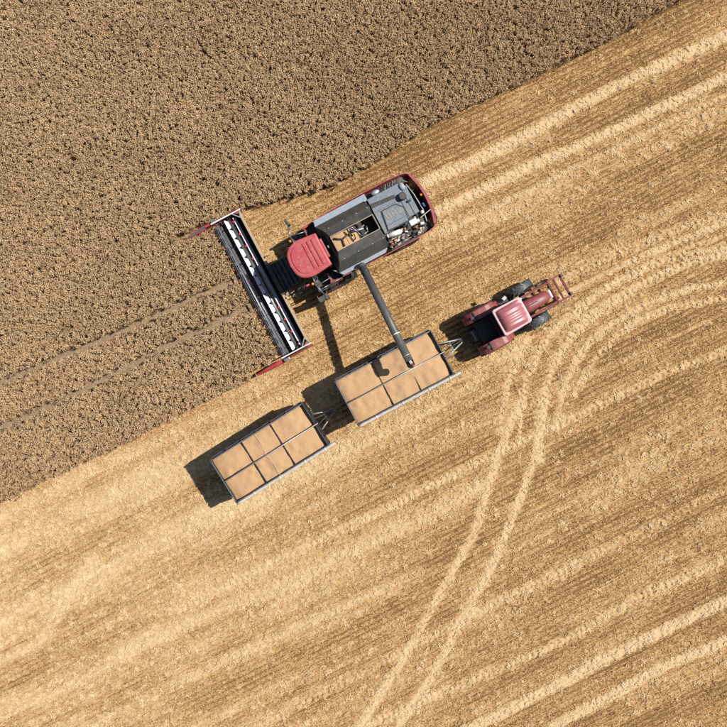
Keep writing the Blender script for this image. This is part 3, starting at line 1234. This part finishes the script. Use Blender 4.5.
    m.bx(-3.0, -1.75, -1.52, -.92, 1.82, 1.88)
    m.build('platform', 'black_steel', root)
    m = MB()
    m.path([(-3.0, -1.5, 1.88), (-3.0, -1.5, 2.75), (-2.5, -1.5, 2.8), (-1.8, -1.48, 2.8), (-1.8, -1.48, 1.9)], 0.022)
    m.path([(-2.4, -1.5, 1.88), (-2.4, -1.5, 2.8)], 0.018)
    m.build('handrail', 'dull_steel', root)
    m = MB()
    for i in range(5):
        m.bx(-3.20, -2.72, -1.86 - i * .02, -1.62 - i * .02, 0.45 + i * .32, 0.49 + i * .32)
    m.bx(-3.22, -3.18, -1.9, -1.6, 0.4, 1.85)
    m.bx(-2.74, -2.70, -1.9, -1.6, 0.4, 1.85)
    m.build('ladder', 'black_steel', root)
    for sg in (1, -1):
        m = MB()
        m.prism([(-2.35, sg * .95), (-1.78, sg * 1.02), (-1.74, sg * 1.42), (-2.30, sg * 1.36)], 2.30, 2.42, 0.02)
        m.build('front_cover', 'black_plastic', root)
        m = MB()
        m.prism([(-2.33, sg * 1.37), (-1.74, sg * 1.43), (-1.74, sg * 1.50), (-2.33, sg * 1.47)], 1.5, 2.62)
        m.prism([(-2.30, sg * .96), (-2.22, sg * .97), (-2.20, sg * 1.36), (-2.28, sg * 1.36)], 2.43, 2.50)
        m.build('front_trim', 'red_paint', root)

    # wheels
    for sg in (1, -1):
        wheel(root, (-1.95, sg * 1.30, 0.93), 0.95, 0.62, 'tyre', 'red_paint', 16)
        wheel(root, (1.9, sg * 1.18, 0.62), 0.64, 0.42, 'tyre', 'red_paint', 14)

    # feeder house
    m = MB()
    m.plate([(-4.50, -.62, 1.25), (-3.2, -.55, 1.85), (-3.2, .75, 1.85), (-4.50, .86, 1.25)], 0.70)
    fh = m.build('feeder_house', 'black_plastic', root)
    for i in range(5):
        m = MB()
        x = -4.38 + i * 0.22
        z = 1.25 + (x + 4.5) / 1.3 * 0.6
        m.box((x, 0.12, z + 0.02), (0.07, 1.36, 0.06), rot=Matrix.Rotation(-math.atan(.6 / 1.3), 4, 'Y'))
        m.build('ridge', 'black_steel', fh)
    m = MB()
    m.path([(-4.45, -.75, 1.35), (-4.2, -.95, 1.5), (-3.7, -.85, 1.7), (-3.3, -.8, 1.6)], 0.03)
    m.path([(-4.42, -.85, 1.30), (-4.1, -1.05, 1.35), (-3.75, -1.05, 1.4), (-3.5, -.85, 1.6)], 0.025)
    m.build('hydraulic_hose', 'black_plastic', root)
    m = MB()
    m.box((-4.38, -.82, 1.34), (0.18, 0.22, 0.16), 0.3, .02)
    m.box((-4.2, -.96, 1.25), (0.14, 0.12, 0.16), 0.6, .02)
    m.build('coupler', 'engine_tan', root)

    # ---------------- header
    YL, YR = 3.98, -3.46
    yc = (YL + YR) / 2
    m = MB()
    m.bx(-4.66, -4.60, YR, YL, 0.22, 1.18)
    m.plate([(-6.02, YR, .14), (-6.02, YL, .14), (-4.66, YL, .24), (-4.66, YR, .24)], 0.05)
    hd = m.build('header', 'black_steel', root)
    for y0, y1 in ((YR, -0.72), (0.95, YL)):
        m = MB()
        m.bx(-4.70, -4.56, y0, y1, 1.19, 1.30, 0.02)
        m.build('top_beam', 'dusty_beam', hd)
    m = MB()
    m.bx(-4.72, -4.52, -0.715, 0.945, 1.19, 1.32, 0.02)
    m.build('top_beam', 'black_steel', hd)
    # intake auger with opposed flighting
    ax, az, ar = -5.02, 0.42, 0.17
    m = MB()
    m.tube((ax, YR + .05, az), (ax, YL - .05, az), ar, n=24)
    dr = m.build('intake_auger', 'dull_steel', hd)
    m = MB()
    for sg, y0, y1 in ((1, YR + .06, -0.5), (-1, YL - .06, 0.75)):
        turns = abs(y1 - y0) / 0.55
        n = int(turns * 20)
        prev = None
        for i in range(n + 1):
            a = sg * 2 * math.pi * turns * i / n
            y = y0 + (y1 - y0) * i / n
            c, s_ = math.cos(a), math.sin(a)
            p = [m.bm.verts.new((ax + r_ * c, y + dy, az + r_ * s_)) for r_, dy in ((ar - .01, 0), (ar + .10, 0), (ar + .10, .012), (ar - .01, .012))]
            if prev:
                for k in range(4):
                    m.bm.faces.new((prev[k], prev[(k + 1) % 4], p[(k + 1) % 4], p[k]))
            prev = p
    m.build('flighting', 'dull_steel', hd)
    m = MB()
    for i in range(14):
        a = i * 2.4
        y = -0.45 + i * 0.085
        m.tube((ax, y, az), (ax + .36 * math.cos(a), y, az + .36 * math.sin(a)), 0.014, n=6)
    m.build('auger_finger', 'galvanised', hd)
    # reel: five bats
    rx, rz, rr = -5.46, 0.68, 0.47
    m = MB()
    m.tube((rx + .17, YR + .12, rz + .06), (rx + .17, YL - .12, rz + .06), 0.10, n=16)
    m.build('reel_tube', 'dull_steel', hd)
    for k, deg in enumerate((14, 84, 150, 226, 300)):
        a = R(deg)
        bxx, bz = rx + rr * math.cos(a), rz + rr * math.sin(a)
        m = MB()
        wd = {0: 0.16, 1: 0.18}.get(k, 0.03)
        tilt = {0: R(20), 1: R(15)}.get(k, R(-35))
        M = Matrix.Rotation(tilt, 4, 'Y')
        y0, y1 = YR + .16, YL - .16
        if k == 1:
            # slat with straight front edge; rear notches cut in place of bracket shadows
            n = 14
            step = (y1 - y0) / n
            for i in range(n):
                ya = y0 + i * step
                P = [(-wd / 2, ya + .012), (-wd / 2, ya + step - .012), (wd / 2 - .13, ya + step - .012), (wd / 2, ya + step - .13), (wd / 2, ya + .06), (wd / 2 - .10, ya + .012)]
                P3 = [Vector((bxx, 0, bz)) + M @ Vector((p[0], 0, 0)) + Vector((0, p[1], 0)) for p in P]
                mm = MB()
                mm.plate(P3, 0.015)
                mm.build('reel_slat', 'bright_steel', hd)
        else:
            m.box((bxx, (y0 + y1) / 2, bz), (wd, y1 - y0, 0.015), rot=M)
        m.tube((bxx - .05, y0, bz - .03), (bxx - .05, y1, bz - .03), 0.024, n=8)
        m.build('reel_bat', 'bright_steel', hd)
        m = MB()
        y = y0 + .04
        while y < y1:
            m.tube((bxx - .05, y, bz - .03), (bxx - .13, y, bz - .25), 0.007, n=4, cap=False)
            y += 0.15
        m.build('reel_tines', 'black_plastic' if k < 2 else 'dull_steel', hd)
    for i in range(8):
        y = YR + 0.45 + i * (YL - YR - 0.9) / 7
        m = MB()
        for deg in (14, 84, 150, 226, 300):
            a = R(deg)
            m.tube((rx, y, rz), (rx + rr * .95 * math.cos(a), y, rz + rr * .95 * math.sin(a)), 0.02, n=6)
        m.build('reel_spider', 'black_steel', hd)
    for i in range(11):
        y = YR + 0.35 + i * (YL - YR - 0.7) / 10
        if -0.9 < y < 1.0:
            continue
        m = MB()
        m.box((-5.12, y, 0.87), (0.12, 0.09, 0.05), 0.5, 0.01)
        m.build('tine_holder', 'red_bright', hd)
    # knife bar and crop lifters
    m = MB()
    m.bx(-6.08, -6.0, YR, YL, 0.12, 0.17)
    y = YR + .04
    while y < YL:
        m.prism([(-6.08, y - .022), (-6.08, y + .022), (-6.2, y)], .125, .15)
        y += 0.0762
    m.build('knife_bar', 'dull_steel', hd)
    m = MB()
    for xx, zz in ((-6.02, 0.80), (-6.10, 0.70)):
        m.tube((xx, YR + .12, zz), (xx, YL - .12, zz), 0.016, n=6)
    y = YR + .2
    while y < YL:
        m.tube((-6.02, y, .86), (-6.16, y, .60), 0.008, n=4)
        y += 0.15
    m.build('crop_rail', 'dull_steel', hd)
    # end plates, reel arms, dividers
    for sg, y in ((1, YL), (-1, YR)):
        m = MB()
        m.prism([(-6.1, 0), (-6.05, .45), (-5.3, .85), (-4.75, 1.25), (-4.52, 1.25), (-4.52, .0)], -.03, .03)
        for v in m.bm.verts:
            v.co = Vector((v.co.x, y + sg * .03 + v.co.z, v.co.y + .15))
        m.build('end_plate', 'red_paint', hd)
        m = MB()
        m.box((-5.32, y - sg * .06, 1.31), (1.62, 0.06, 0.10), 0, 0.015)
        m.build('reel_arm', 'white_paint', hd)
        m = MB()
        m.path([(-4.70, y - sg * .42, 1.34), (-5.0, y - sg * .08, 1.34)], 0.03, 6)
        m.path([(-4.70, y - sg * .42, 1.34), (-4.56, y - sg * .03, 1.34)], 0.02, 6)
        m.build('corner_strut', 'galvanised', hd)
        m = MB()
        m.plate([(-4.72, y - sg * .22, 1.31), (-4.64, y - sg * .10, 1.31), (-4.90, y - sg * .10, 1.31)], 0.02)
        m.build('corner_plate', 'red_paint', hd)
        # pointed divider
        m = MB()
        secs = [(-6.05, .09, .16, .92), (-6.55, .105, .12, .88), (-7.2, .08, .12, .74), (-7.75, .04, .3, .56)]
        prev = None
        for x, hw, zb, zt in secs:
            ring = [m.bm.verts.new((x, y + sg * .06 + a * hw, z)) for a, z in ((-1, zb), (-1, zt - .05), (-.35, zt), (.35, zt), (1, zt - .05), (1, zb))]
            if prev:
                for k in range(6):
                    m.bm.faces.new((prev[k], prev[(k + 1) % 6], ring[(k + 1) % 6], ring[k]))
            else:
                m.bm.faces.new(ring)
            prev = ring
        m.bm.faces.new(list(reversed(prev)))
        dv = m.build('divider', 'red_divider', hd)
        m = MB()
        m.tube((-7.7, y + sg * .06, .47), (-8.15, y + sg * .05, .34), 0.05, 0.012, n=8)
        m.build('divider_tip', 'black_steel', hd)
        if sg > 0:
            m = MB()
            m.plate([(-6.45, y - .01, .93), (-6.45, y + .12, .93), (-7.6, y + .085, .655), (-7.6, y + .03, .655)], 0.015)
            m.build('divider_cover', 'dull_steel', hd)
        m = MB()
        m.box((-5.95, y + sg * .09, 1.0), (0.30, 0.14, 0.16), 0, .02)
        m.build('reel_motor', 'dull_steel', hd)

    # unloading auger
    m = MB()
    p0, p1 = Vector((-0.71, -1.52, 3.30)), Vector((-0.90, -6.36, 4.35))
    m.tube(p0, p1, 0.185, n=24)
    m.ball(p0, 0.187, (1, 1, 1), 16, 10)
    m.tube((-0.71, -1.52, 2.6), p0, 0.18, n=20)
    ag = m.build('unloading_auger', 'auger_grey', root)
    d = (p1 - p0).normalized()
    for t, mt, rr_, ln in ((3.55, 'white_paint', .192, .05), (0.25, 'black_steel', .205, .08), (4.65, 'galvanised', .198, .05)):
        m = MB()
        m.tube(p0 + d * t, p0 + d * (t + ln), rr_, n=24)
        m.build('clamp_band', mt, ag)
    m = MB()
    m.tube(p0 + d * 0.5 + Vector((-.14, 0, .15)), p0 + d * 4.5 + Vector((-.12, 0, .16)), 0.014, n=6)
    m.build('cable', 'black_plastic', ag)
    m = MB()
    m.tube(p1, p1 + Vector((-.01, -.22, -.05)), 0.185, 0.17, n=20)
    m.tube(p1 + Vector((0, -.10, -.05)), p1 + Vector((-.01, -.16, -.42)), 0.165, 0.17, n=20)
    m.build('spout', 'black_plastic', ag)
    m = MB()
    m.box(p1 + Vector((0.02, -.05, .20)), (0.12, 0.16, 0.06), 0.2, .01)
    m.build('spout_lamp', 'galvanised', ag)
    m = MB()
    m.box(p1 + Vector((0.06, -.22, .10)), (0.05, 0.08, 0.05), 0.2, .01)
    m.build('spout_reflector', 'red_bright', ag)

    # grain in the tank: a thing of its own
    n = 26
    m = MB()
    g = [[m.bm.verts.new((-1.45 + 1.9 * i / n, -0.75 + 1.40 * j / n,
                          3.46 - 1.6 * max(0, (i / n - .36)) ** 0.5 - 0.12 * abs(j / n - .5) + random.uniform(-.008, .008))) for j in range(n + 1)] for i in range(n + 1)]
    for i in range(n):
        for j in range(n):
            f = m.bm.faces.new((g[i][j], g[i + 1][j], g[i + 1][j + 1], g[i][j + 1]))
            f.smooth = True
    go = m.build('grain_heap', 'grain', None, (ox, oy, 0), A)
    tag(go, 'wheat grain heaped in the open tank on top of the combine', 'grain', kind='stuff')
    return root


make_combine()


# ------------------------------------------------------------------ trailers (front = local +x)
def make_trailer(center, ang, label, hitch_len, cross, strap, gtop, glabel, heap):
    A = R(ang)
    root = empty('grain_trailer', (center[0], center[1], 0), A)
    tag(root, label, 'trailer', 'grain trailers coupled behind the tractor')
    LX, LY = 2.53, 1.14
    zb, zt = 1.05, 2.50
    t = 0.05
    # walls, each its own board with ribs
    for sg in (1, -1):
        m = MB()
        m.bx(-LX, LX, sg * LY - t / 2, sg * LY + t / 2, zb, zt)
        sw = m.build('side_wall', 'wall_blue', root)
        for i in range(7):
            x = -LX + .05 + i * (2 * LX - .1) / 6
            m = MB()
            m.bx(x - .03, x + .03, min(sg * (LY + .026), sg * (LY + .07)), max(sg * (LY + .026), sg * (LY + .07)), zb, zt - .03)
            m.build('rib', 'wall_blue', sw)
        m = MB()
        m.bx(-LX, LX, sg * (LY + .004) - .02, sg * (LY + .004) + .02, zt + .002, zt + .03)
        m.build('top_rail', 'dull_steel' if sg > 0 else 'wall_blue', sw)
        if sg > 0:
            m = MB()
            m.bx(-LX + .02, LX - .02, LY + .03, LY + .13, zt - .30, zt - .20, .01)  # dark beam added for the shaded band outside this wall
            m.build('wall_shade_beam', 'wall_blue', sw)
    for sg in (1, -1):
        m = MB()
        m.bx(sg * LX - t / 2, sg * LX + t / 2, -LY + t / 2 + .002, LY - t / 2 - .002, zb, zt + .03)
        ew = m.build('front_wall' if sg > 0 else 'rear_wall', 'wall_blue', root)
        for y in (-.75, 0, .75):
            m = MB()
            xx = sg * (LX + .05)
            m.bx(xx - .022, xx + .022, y - .03, y + .03, zb, zt)
            m.build('rib', 'wall_blue', ew)
        m = MB()
        m.bx(sg * LX - .02, sg * LX + .02, -LY + .06, LY - .06, zt + .032, zt + .05)
        m.build('top_rail', 'dull_steel' if sg < 0 else 'wall_blue', ew)
    for sx in (1, -1):
        for sy in (1, -1):
            m = MB()
            m.bx(sx * LX - .045, sx * LX + .045, sy * LY - .04, sy * LY + .04, zb - .05, zt + .06)
            m.build('corner_post', 'wall_blue', root)
    m = MB()
    m.bx(-LX, LX, -LY, LY, zb - .08, zb - .002)
    m.build('floor', 'black_steel', root)
    m = MB()
    for y in (-.42, .42):
        m.bx(-LX + .1, LX - .1, y - .05, y + .05, .72, zb - .085)
    for x in (-1.55, 1.6):
        m.bx(x - .06, x + .06, -.85, .85, .45, .60)
        m.bx(x - .3, x + .3, -.45, .45, .60, .715)
    m.build('chassis', 'black_steel', root)
    for x in (-1.55, 1.6):
        for sg in (1, -1):
            wheel(root, (x, sg * .93, .50), .50, .30, 'tyre', 'galvanised', 14)
    # ridge pole and braces
    m = MB()
    m.tube((-LX - .02, -.02, zt + .12), (LX + .14, -.02, zt + .12), 0.028, n=10)
    m.build('ridge_pole', 'galvanised', root)
    for x in (-LX, LX):
        m = MB()
        m.tube((x, -.02, zt), (x, -.02, zt + .12), 0.025, n=8)
        m.build('pole_bracket', 'galvanised', root)
    for x in cross:
        m = MB()
        m.bx(x - .014, x + .014, -LY + .04, LY - .04, zt - .16, zt - .02)
        m.build('cross_brace', 'wall_blue', root)
    m = MB()
    m.bx(-LX + .04, LX - .04, -.045, -.005, zt - .16, zt - .03)  # dark board added under the pole to stand in for its shadow
    m.build('pole_shade_board', 'wall_blue', root)
    # rolled up tarpaulin along the side
    m = MB()
    n = 40
    prev = None
    x0, x1 = -LX - .03, LX + .34
    for i in range(n + 1):
        x = x0 + (x1 - x0) * i / n
        rr = .075 + random.uniform(-.008, .008)
        if i in (0, n):
            rr = .045
        cy, cz = -LY - .10 + random.uniform(-.006, .006), zt - .02 + random.uniform(-.006, .006)
        ring = [m.bm.verts.new((x, cy + rr * math.cos(k * math.pi / 5), cz + rr * math.sin(k * math.pi / 5))) for k in range(10)]
        if prev:
            for k in range(10):
                f = m.bm.faces.new((prev[k], prev[(k + 1) % 10], ring[(k + 1) % 10], ring[k]))
                f.smooth = True
        else:
            m.bm.faces.new(ring)
        prev = ring
    m.bm.faces.new(list(reversed(prev)))
    tp = m.build('rolled_tarp', 'tarp', root)
    m = MB()
    m.tube((x1 - .02, -LY - .10, zt - .02), (x1 + .12, -LY - .10, zt - .02), 0.02, n=8)
    m.build('tarp_tube', 'galvanised', tp)
    for x in (-1.6, -.2, 1.2, 2.3):
        m = MB()
        m.tube((x - .02, -LY - .10, zt - .02), (x + .02, -LY - .10, zt - .02), 0.095, n=12)
        m.build('tarp_strap', 'white_paint', tp)
    if strap:
        m = MB()
        m.path([(-.10, LY - .05, zt + .01), (-.16, .25, gtop + .04), (-.16, -.02, zt + .14), (-.14, -.3, gtop + .04), (-.10, -LY - .05, zt + .05)], 0.008, 6)
        m.build('strap', 'tarp', root)
    # drawbar: A frame
    m = MB()
    hx = LX + hitch_len
    for sg in (1, -1):
        m.path([(LX - .1, sg * .48, .85), (hx, sg * .05, .62)], 0.04, 8)
    xm = LX + hitch_len * .5
    m.path([(xm, .26, .74), (xm, -.26, .74)], 0.035, 8)
    m.build('drawbar', 'galvanised', root)
    m = MB()
    m.lathe_y((hx + .06, 0, .62), [(.05, -.025), (.05, .025), (.09, .025), (.09, -.025)], 16)
    m.build('towing_eye', 'galvanised', root)
    m = MB()
    m.path([(LX, .2, 1.1), (xm, .12, .9), (hx - .1, .1, .8)], 0.018, 6)
    m.path([(LX, -.15, 1.1), (xm, -.02, .95), (hx - .1, .02, .8)], 0.018, 6)
    m.build('brake_hose', 'black_plastic', root)
    m = MB()
    m.box((-LX - .09, .7, .9), (.05, .2, .12))
    m.box((-LX - .09, -.7, .9), (.05, .2, .12))
    m.build('tail_lamp', 'red_bright', root)

    # load
    nx, ny = 90, 44
    m = MB()
    g = []
    for i in range(nx + 1):
        r_ = []
        for j in range(ny + 1):
            x = -LX + .03 + (2 * LX - .06) * i / nx
            y = -LY + .03 + (2 * LY - .06) * j / ny
            ex = 1 - min(1, (LX - abs(x)) / .5)
            ey = 1 - min(1, (LY - abs(y)) / .4)
            z = gtop - .10 * ex * ex - .05 * ey * ey
            z += .08 * (float(NZ[1](np.array(x * 1.5 + center[0]), np.array(y * 1.5))) - .5) + .05 * (float(NZ[2](np.array(x * 4 + center[0]), np.array(y * 4))) - .5) + random.uniform(-.006, .006)
            for hx_, hy_, hr, hh in heap:
                z += hh * math.exp(-((x - hx_) ** 2 + (y - hy_) ** 2) / hr ** 2)
            r_.append(m.bm.verts.new((x, y, z)))
        g.append(r_)
    for i in range(nx):
        for j in range(ny):
            f = m.bm.faces.new((g[i][j], g[i + 1][j], g[i + 1][j + 1], g[i][j + 1]))
            f.smooth = True
    go = m.build('grain_load', 'grain', None, (center[0], center[1], 0), A)
    tag(go, glabel, 'grain', kind='stuff')
    return root


def off(o, ang, dx, dy):
    a = R(ang)
    return (o[0] + dx * math.cos(a) - dy * math.sin(a), o[1] + dx * math.sin(a) + dy * math.cos(a))


make_trailer(off(W(395, 380, 2.4), 28, 0.02, 0.11), 28,
             'dark sided grain trailer under the unloading auger, hitched directly to the tractor', 1.42,
             (-.60, .86), False, 2.42, 'tan wheat grain filling the trailer under the unloading auger',
             [(0.78, 0.25, .5, .16), (1.7, -.3, .6, .08), (.2, -.5, .4, .08), (-1.5, .45, .5, .06)])
make_trailer(off(W(255, 452, 2.4), 32, 0.57, -0.39), 32,
             'dark sided grain trailer with thin white strap, last behind the other trailer', 0.95,
             (-.85, .74), True, 2.38, 'tan wheat grain filling the rear trailer in six even squares',
             [(-1.7, .5, .45, .05), (0, .55, .45, .05), (1.6, .5, .5, .06), (-1.6, -.5, .4, .05), (.1, -.55, .4, .05)])


# ------------------------------------------------------------------ tractor (front = local +x)
def make_tractor():
    A = R(29.0)
    o0 = W(510, 318, 2.0)
    ox, oy = off(o0, 28.5, 0.0, 0.06)
    root = empty('tractor', (ox, oy, 0), A)
    tag(root, 'dull red tractor with front loader frame pulling the two grain trailers', 'tractor')
    # gearbox and frame
    m = MB()
    m.bx(-1.9, 0.6, -.32, .32, .65, 1.25, .05)
    m.bx(0.5, 2.2, -.22, .22, .6, 1.1, .04)
    m.bx(1.15, 1.45, -.72, .72, .58, .78, .04)
    m.bx(-1.25, -.85, -.9, .9, .72, 1.02, .05)
    m.build('chassis', 'black_steel', root)
    # bonnet: rounded sections
    m = MB()
    secs = [(0.55, .34, 1.78), (1.2, .33, 1.76), (1.8, .31, 1.70), (2.15, .28, 1.60), (2.30, .22, 1.46)]
    prev = None
    for x, hw, zt in secs:
        prof = [(-1, 1.0), (-1, zt - .22), (-.86, zt - .08), (-.5, zt - .01), (0, zt + .015), (.5, zt - .01), (.86, zt - .08), (1, zt - .22), (1, 1.0)]
        ring = [m.bm.verts.new((x, a * hw, z)) for a, z in prof]
        if prev:
            for k in range(len(ring) - 1):
                f = m.bm.faces.new((prev[k], prev[k + 1], ring[k + 1], ring[k]))
                f.smooth = True
        else:
            m.bm.faces.new(ring)
        prev = ring
    m.bm.faces.new(list(reversed(prev)))
    bn = m.build('bonnet', 'old_red', root)
    for x in (2.318,):
        for y in (.12, -.12):
            m = MB()
            m.box((x, y, 1.25), (.03, .14, .10), 0, .01)
            m.build('headlight', 'white_paint', bn)
    m = MB()
    m.bx(.9, 1.6, -.02, .02, 1.775, 1.79)
    m.build('bonnet_strip', 'black_plastic', bn)
    # cab
    m = MB()
    m.prism([(-.70, .62), (.55, .55), (.72, .35), (.72, -.35), (.55, -.55), (-.70, -.62)], 1.55, 2.72)
    m.build('cab_glass', 'glass', root)
    m = MB()
    for x, y in ((-.72, .64), (-.72, -.64), (.56, .57), (.56, -.57)):
        m.bx(x - .035, x + .035, y - .035, y + .035, 1.2, 2.76)
    m.bx(-.75, .74, -.6, .6, 1.2, 1.55)
    m.build('cab_frame', 'old_red', root)

    def rp(e):
        hx0, hx1, hy = -.74 + e, .70 - e, .66 - e
        P = []
        for cx, cy, a0 in ((hx1 - .12, hy - .14, 0), (hx0 + .10, hy - .10, 90), (hx0 + .10, -hy + .10, 180), (hx1 - .12, -hy + .14, 270)):
            for k in range(5):
                a = R(a0 + 22.5 * k)
                P.append((cx + .12 * math.cos(a), cy + .12 * math.sin(a)))
        return P
    m = MB()
    m.prism(rp(0), 2.76, 2.90, .03)
    rf = m.build('cab_roof', 'roof_edge', root)
    m = MB()
    nx, ny = 30, 44
    g = []
    for i in range(nx + 1):
        x = -.66 + 1.28 * i / nx
        tx = (x + .02) / .64
        hy = .58 * (1 - .06 * tx ** 4)
        rw = []
        for j in range(ny + 1):
            y = -hy + 2 * hy * j / ny
            ty = y / .58
            edge = max(0.0, 1 - tx ** 6) * max(0.0, 1 - ty ** 6)
            z = 2.895 + edge * (.25 - .17 * (x + .5) ** 2 - .04 * ty * ty + .011 * math.sin(ty * math.pi * 5.0))
            rw.append(m.bm.verts.new((x, y, z)))
        g.append(rw)
    for i in range(nx):
        for j in range(ny):
            f = m.bm.faces.new((g[i][j], g[i + 1][j], g[i + 1][j + 1], g[i][j + 1]))
            f.smooth = True
    m.build('roof_skin', 'tractor_roof', rf)
    # mirrors
    for sg in (1, -1):
        m = MB()
        m.path([(.58, sg * .58, 2.3), (.70, sg * .98, 2.25)], .015, 6)
        a = m.build('mirror_arm', 'black_plastic', root)
        m = MB()
        m.box((.72, sg * 1.05, 2.2), (.09, .17, .28), 0, .02)
        m.build('mirror', 'black_plastic', a)
    # rear fenders: arched shells over the tyres
    for sg in (1, -1):
        m = MB()
        prev = None
        for k in range(13):
            a = R(18 + 138 * k / 12)
            r0 = 1.04
            x, z = -1.02 + r0 * math.cos(a), .88 + r0 * math.sin(a)
            z = min(z, 1.88)
            yi, yo = .60, (1.08 if 2 < k < 11 else .98)
            ring = [m.bm.verts.new(p) for p in ((x, sg * yi, z), (x, sg * (yo - .06), z), (x, sg * yo, z - .05), (x, sg * yo, z - .09), (x, sg * yi, z - .04))]
            if prev:
                for q in range(5):
                    f = m.bm.faces.new((prev[q], prev[(q + 1) % 5], ring[(q + 1) % 5], ring[q]))
            else:
                m.bm.faces.new(ring)
            prev = ring
        m.bm.faces.new(list(reversed(prev)))
        fd = m.build('rear_fender', 'old_red', root)
        m = MB()
        m.bx(-1.42, -1.34, min(sg * .62, sg * 1.0), max(sg * .62, sg * 1.0), 1.886, 1.90)
        m.bx(-1.62, -1.46, min(sg * .72, sg * .86), max(sg * .72, sg * .86), 1.80, 1.875)
        m.build('fender_slot', 'black_plastic', fd)
        m = MB()
        m.bx(-1.2, -.5, min(sg * .58, sg * .62), max(sg * .58, sg * .62), 1.2, 1.87)
        m.build('inner_panel', 'old_red', fd)
        wheel(root, (-1.02, sg * .86, .86), .88, .52, 'tyre', 'old_red', 20)
        wheel(root, (1.32, sg * .90, .66), .68, .46, 'tyre_blue', 'old_red', 16, steer=R(3))
    # rear linkage
    m = MB()
    for sg in (1, -1):
        m.path([(-1.5, sg * .3, .75), (-2.25, sg * .42, .62)], .04)
        m.path([(-1.4, sg * .4, 1.25), (-1.95, sg * .42, 1.2), (-1.98, sg * .40, .70)], .03)
    m.path([(-1.5, 0, 1.15), (-2.1, 0, .95)], .035)
    m.build('rear_linkage', 'black_steel', root)
    m = MB()
    m.bx(-2.28, -1.8, -.1, .1, .50, .72, .03)
    m.build('hitch', 'black_steel', root)
    m = MB()
    for i in range(6):
        m.tube((-1.75, -.2 + .08 * i, 1.25), (-1.85, -.2 + .08 * i, 1.25), .028, n=8)
    m.build('hydraulic_coupler', 'galvanised', root)
    m = MB()
    m.bx(-1.6, -.75, -.55, .55, 1.25, 1.45, .03)
    m.build('rear_platform', 'black_plastic', root)
    # left hand side: steps, tank, valve block
    for sg in (1, -1):
        m = MB()
        m.bx(-.05, .55, min(sg * .45, sg * .82), max(sg * .45, sg * .82), .55, .95, .05)
        m.build('fuel_tank', 'black_plastic', root)
    m = MB()
    m.path([(.75, .45, 1.55), (.78, .50, 2.3), (.78, .50, 2.55)], .045, 10)
    m.build('exhaust', 'galvanised', root)
    m = MB()
    m.box((.35, .88, 1.25), (.22, .18, .12), .3, .02)
    m.build('valve_block', 'galvanised', root)
    for i in range(5):
        m = MB()
        m.path([(.2 - .1 * i, .70, 1.2), (.1 - .1 * i, .82 + random.uniform(-.05, .05), 1.32), (-.05 - .08 * i, .95, 1.1)], .02, 6)
        m.build('hose', random.choice(['dull_steel', 'black_plastic']), root)
    # front loader
    for sg in (1, -1):
        m = MB()
        m.box((.75, sg * .52, 1.25), (.22, .10, 1.0), 0, .02)
        m.build('loader_bracket', 'loader_red', root)
        m = MB()
        m.plate([(.70, sg * .47, 1.80), (.70, sg * .56, 1.80), (1.9, sg * .56, 1.55), (1.9, sg * .47, 1.55)], .14)
        m.plate([(1.9, sg * .47, 1.55), (1.9, sg * .56, 1.55), (2.66, sg * .56, .95), (2.66, sg * .47, .95)], .14)
        m.build('loader_arm', 'loader_red', root)
        m = MB()
        m.tube((.85, sg * .515, 1.15), (1.75, sg * .515, 1.40), .04, n=10)
        m.build('lift_cylinder', 'dull_steel', root)
        m = MB()
        m.tube((1.75, sg * .60, 1.66), (2.55, sg * .60, 1.15), .028, n=10)
        m.build('tilt_cylinder', 'black_steel', root)
    m = MB()
    m.path([(1.4, .70, 1.45), (1.8, .74, 1.5), (2.2, .72, 1.35), (2.5, .62, 1.1)], .025, 6)
    m.path([(2.2, .72, 1.35), (2.35, .80, 1.35)], .02, 6)
    m.build('loader_hose', 'black_plastic', root)
    m = MB()
    m.box((2.42, .0, 1.25), (.10, .42, .10), 0, .02)
    m.build('front_lamp_bar', 'white_paint', root)
    # quick-attach frame: two side bars and three cross bars
    m = MB()
    for sg in (1, -1):
        m.plate([(2.62, sg * .54, 1.02), (2.62, sg * .62, 1.02), (3.40, sg * .62, .82), (3.40, sg * .54, .82)], .10)
    m.build('carriage_side', 'loader_red', root)
    for x, z, w_ in ((2.64, 1.0, .10), (2.96, .95, .09), (3.36, .82, .12)):
        m = MB()
        m.bx(x - w_ / 2, x + w_ / 2, -.535, .535, z - .1, z - .01, .015)
        m.build('carriage_bar', 'loader_red', root)
    for sg in (1, -1):
        m = MB()
        m.box((3.42, sg * .50, .80), (.14, .14, .26), 0, .02)
        m.build('attach_hook', 'black_steel', root)
    return root


make_tractor()
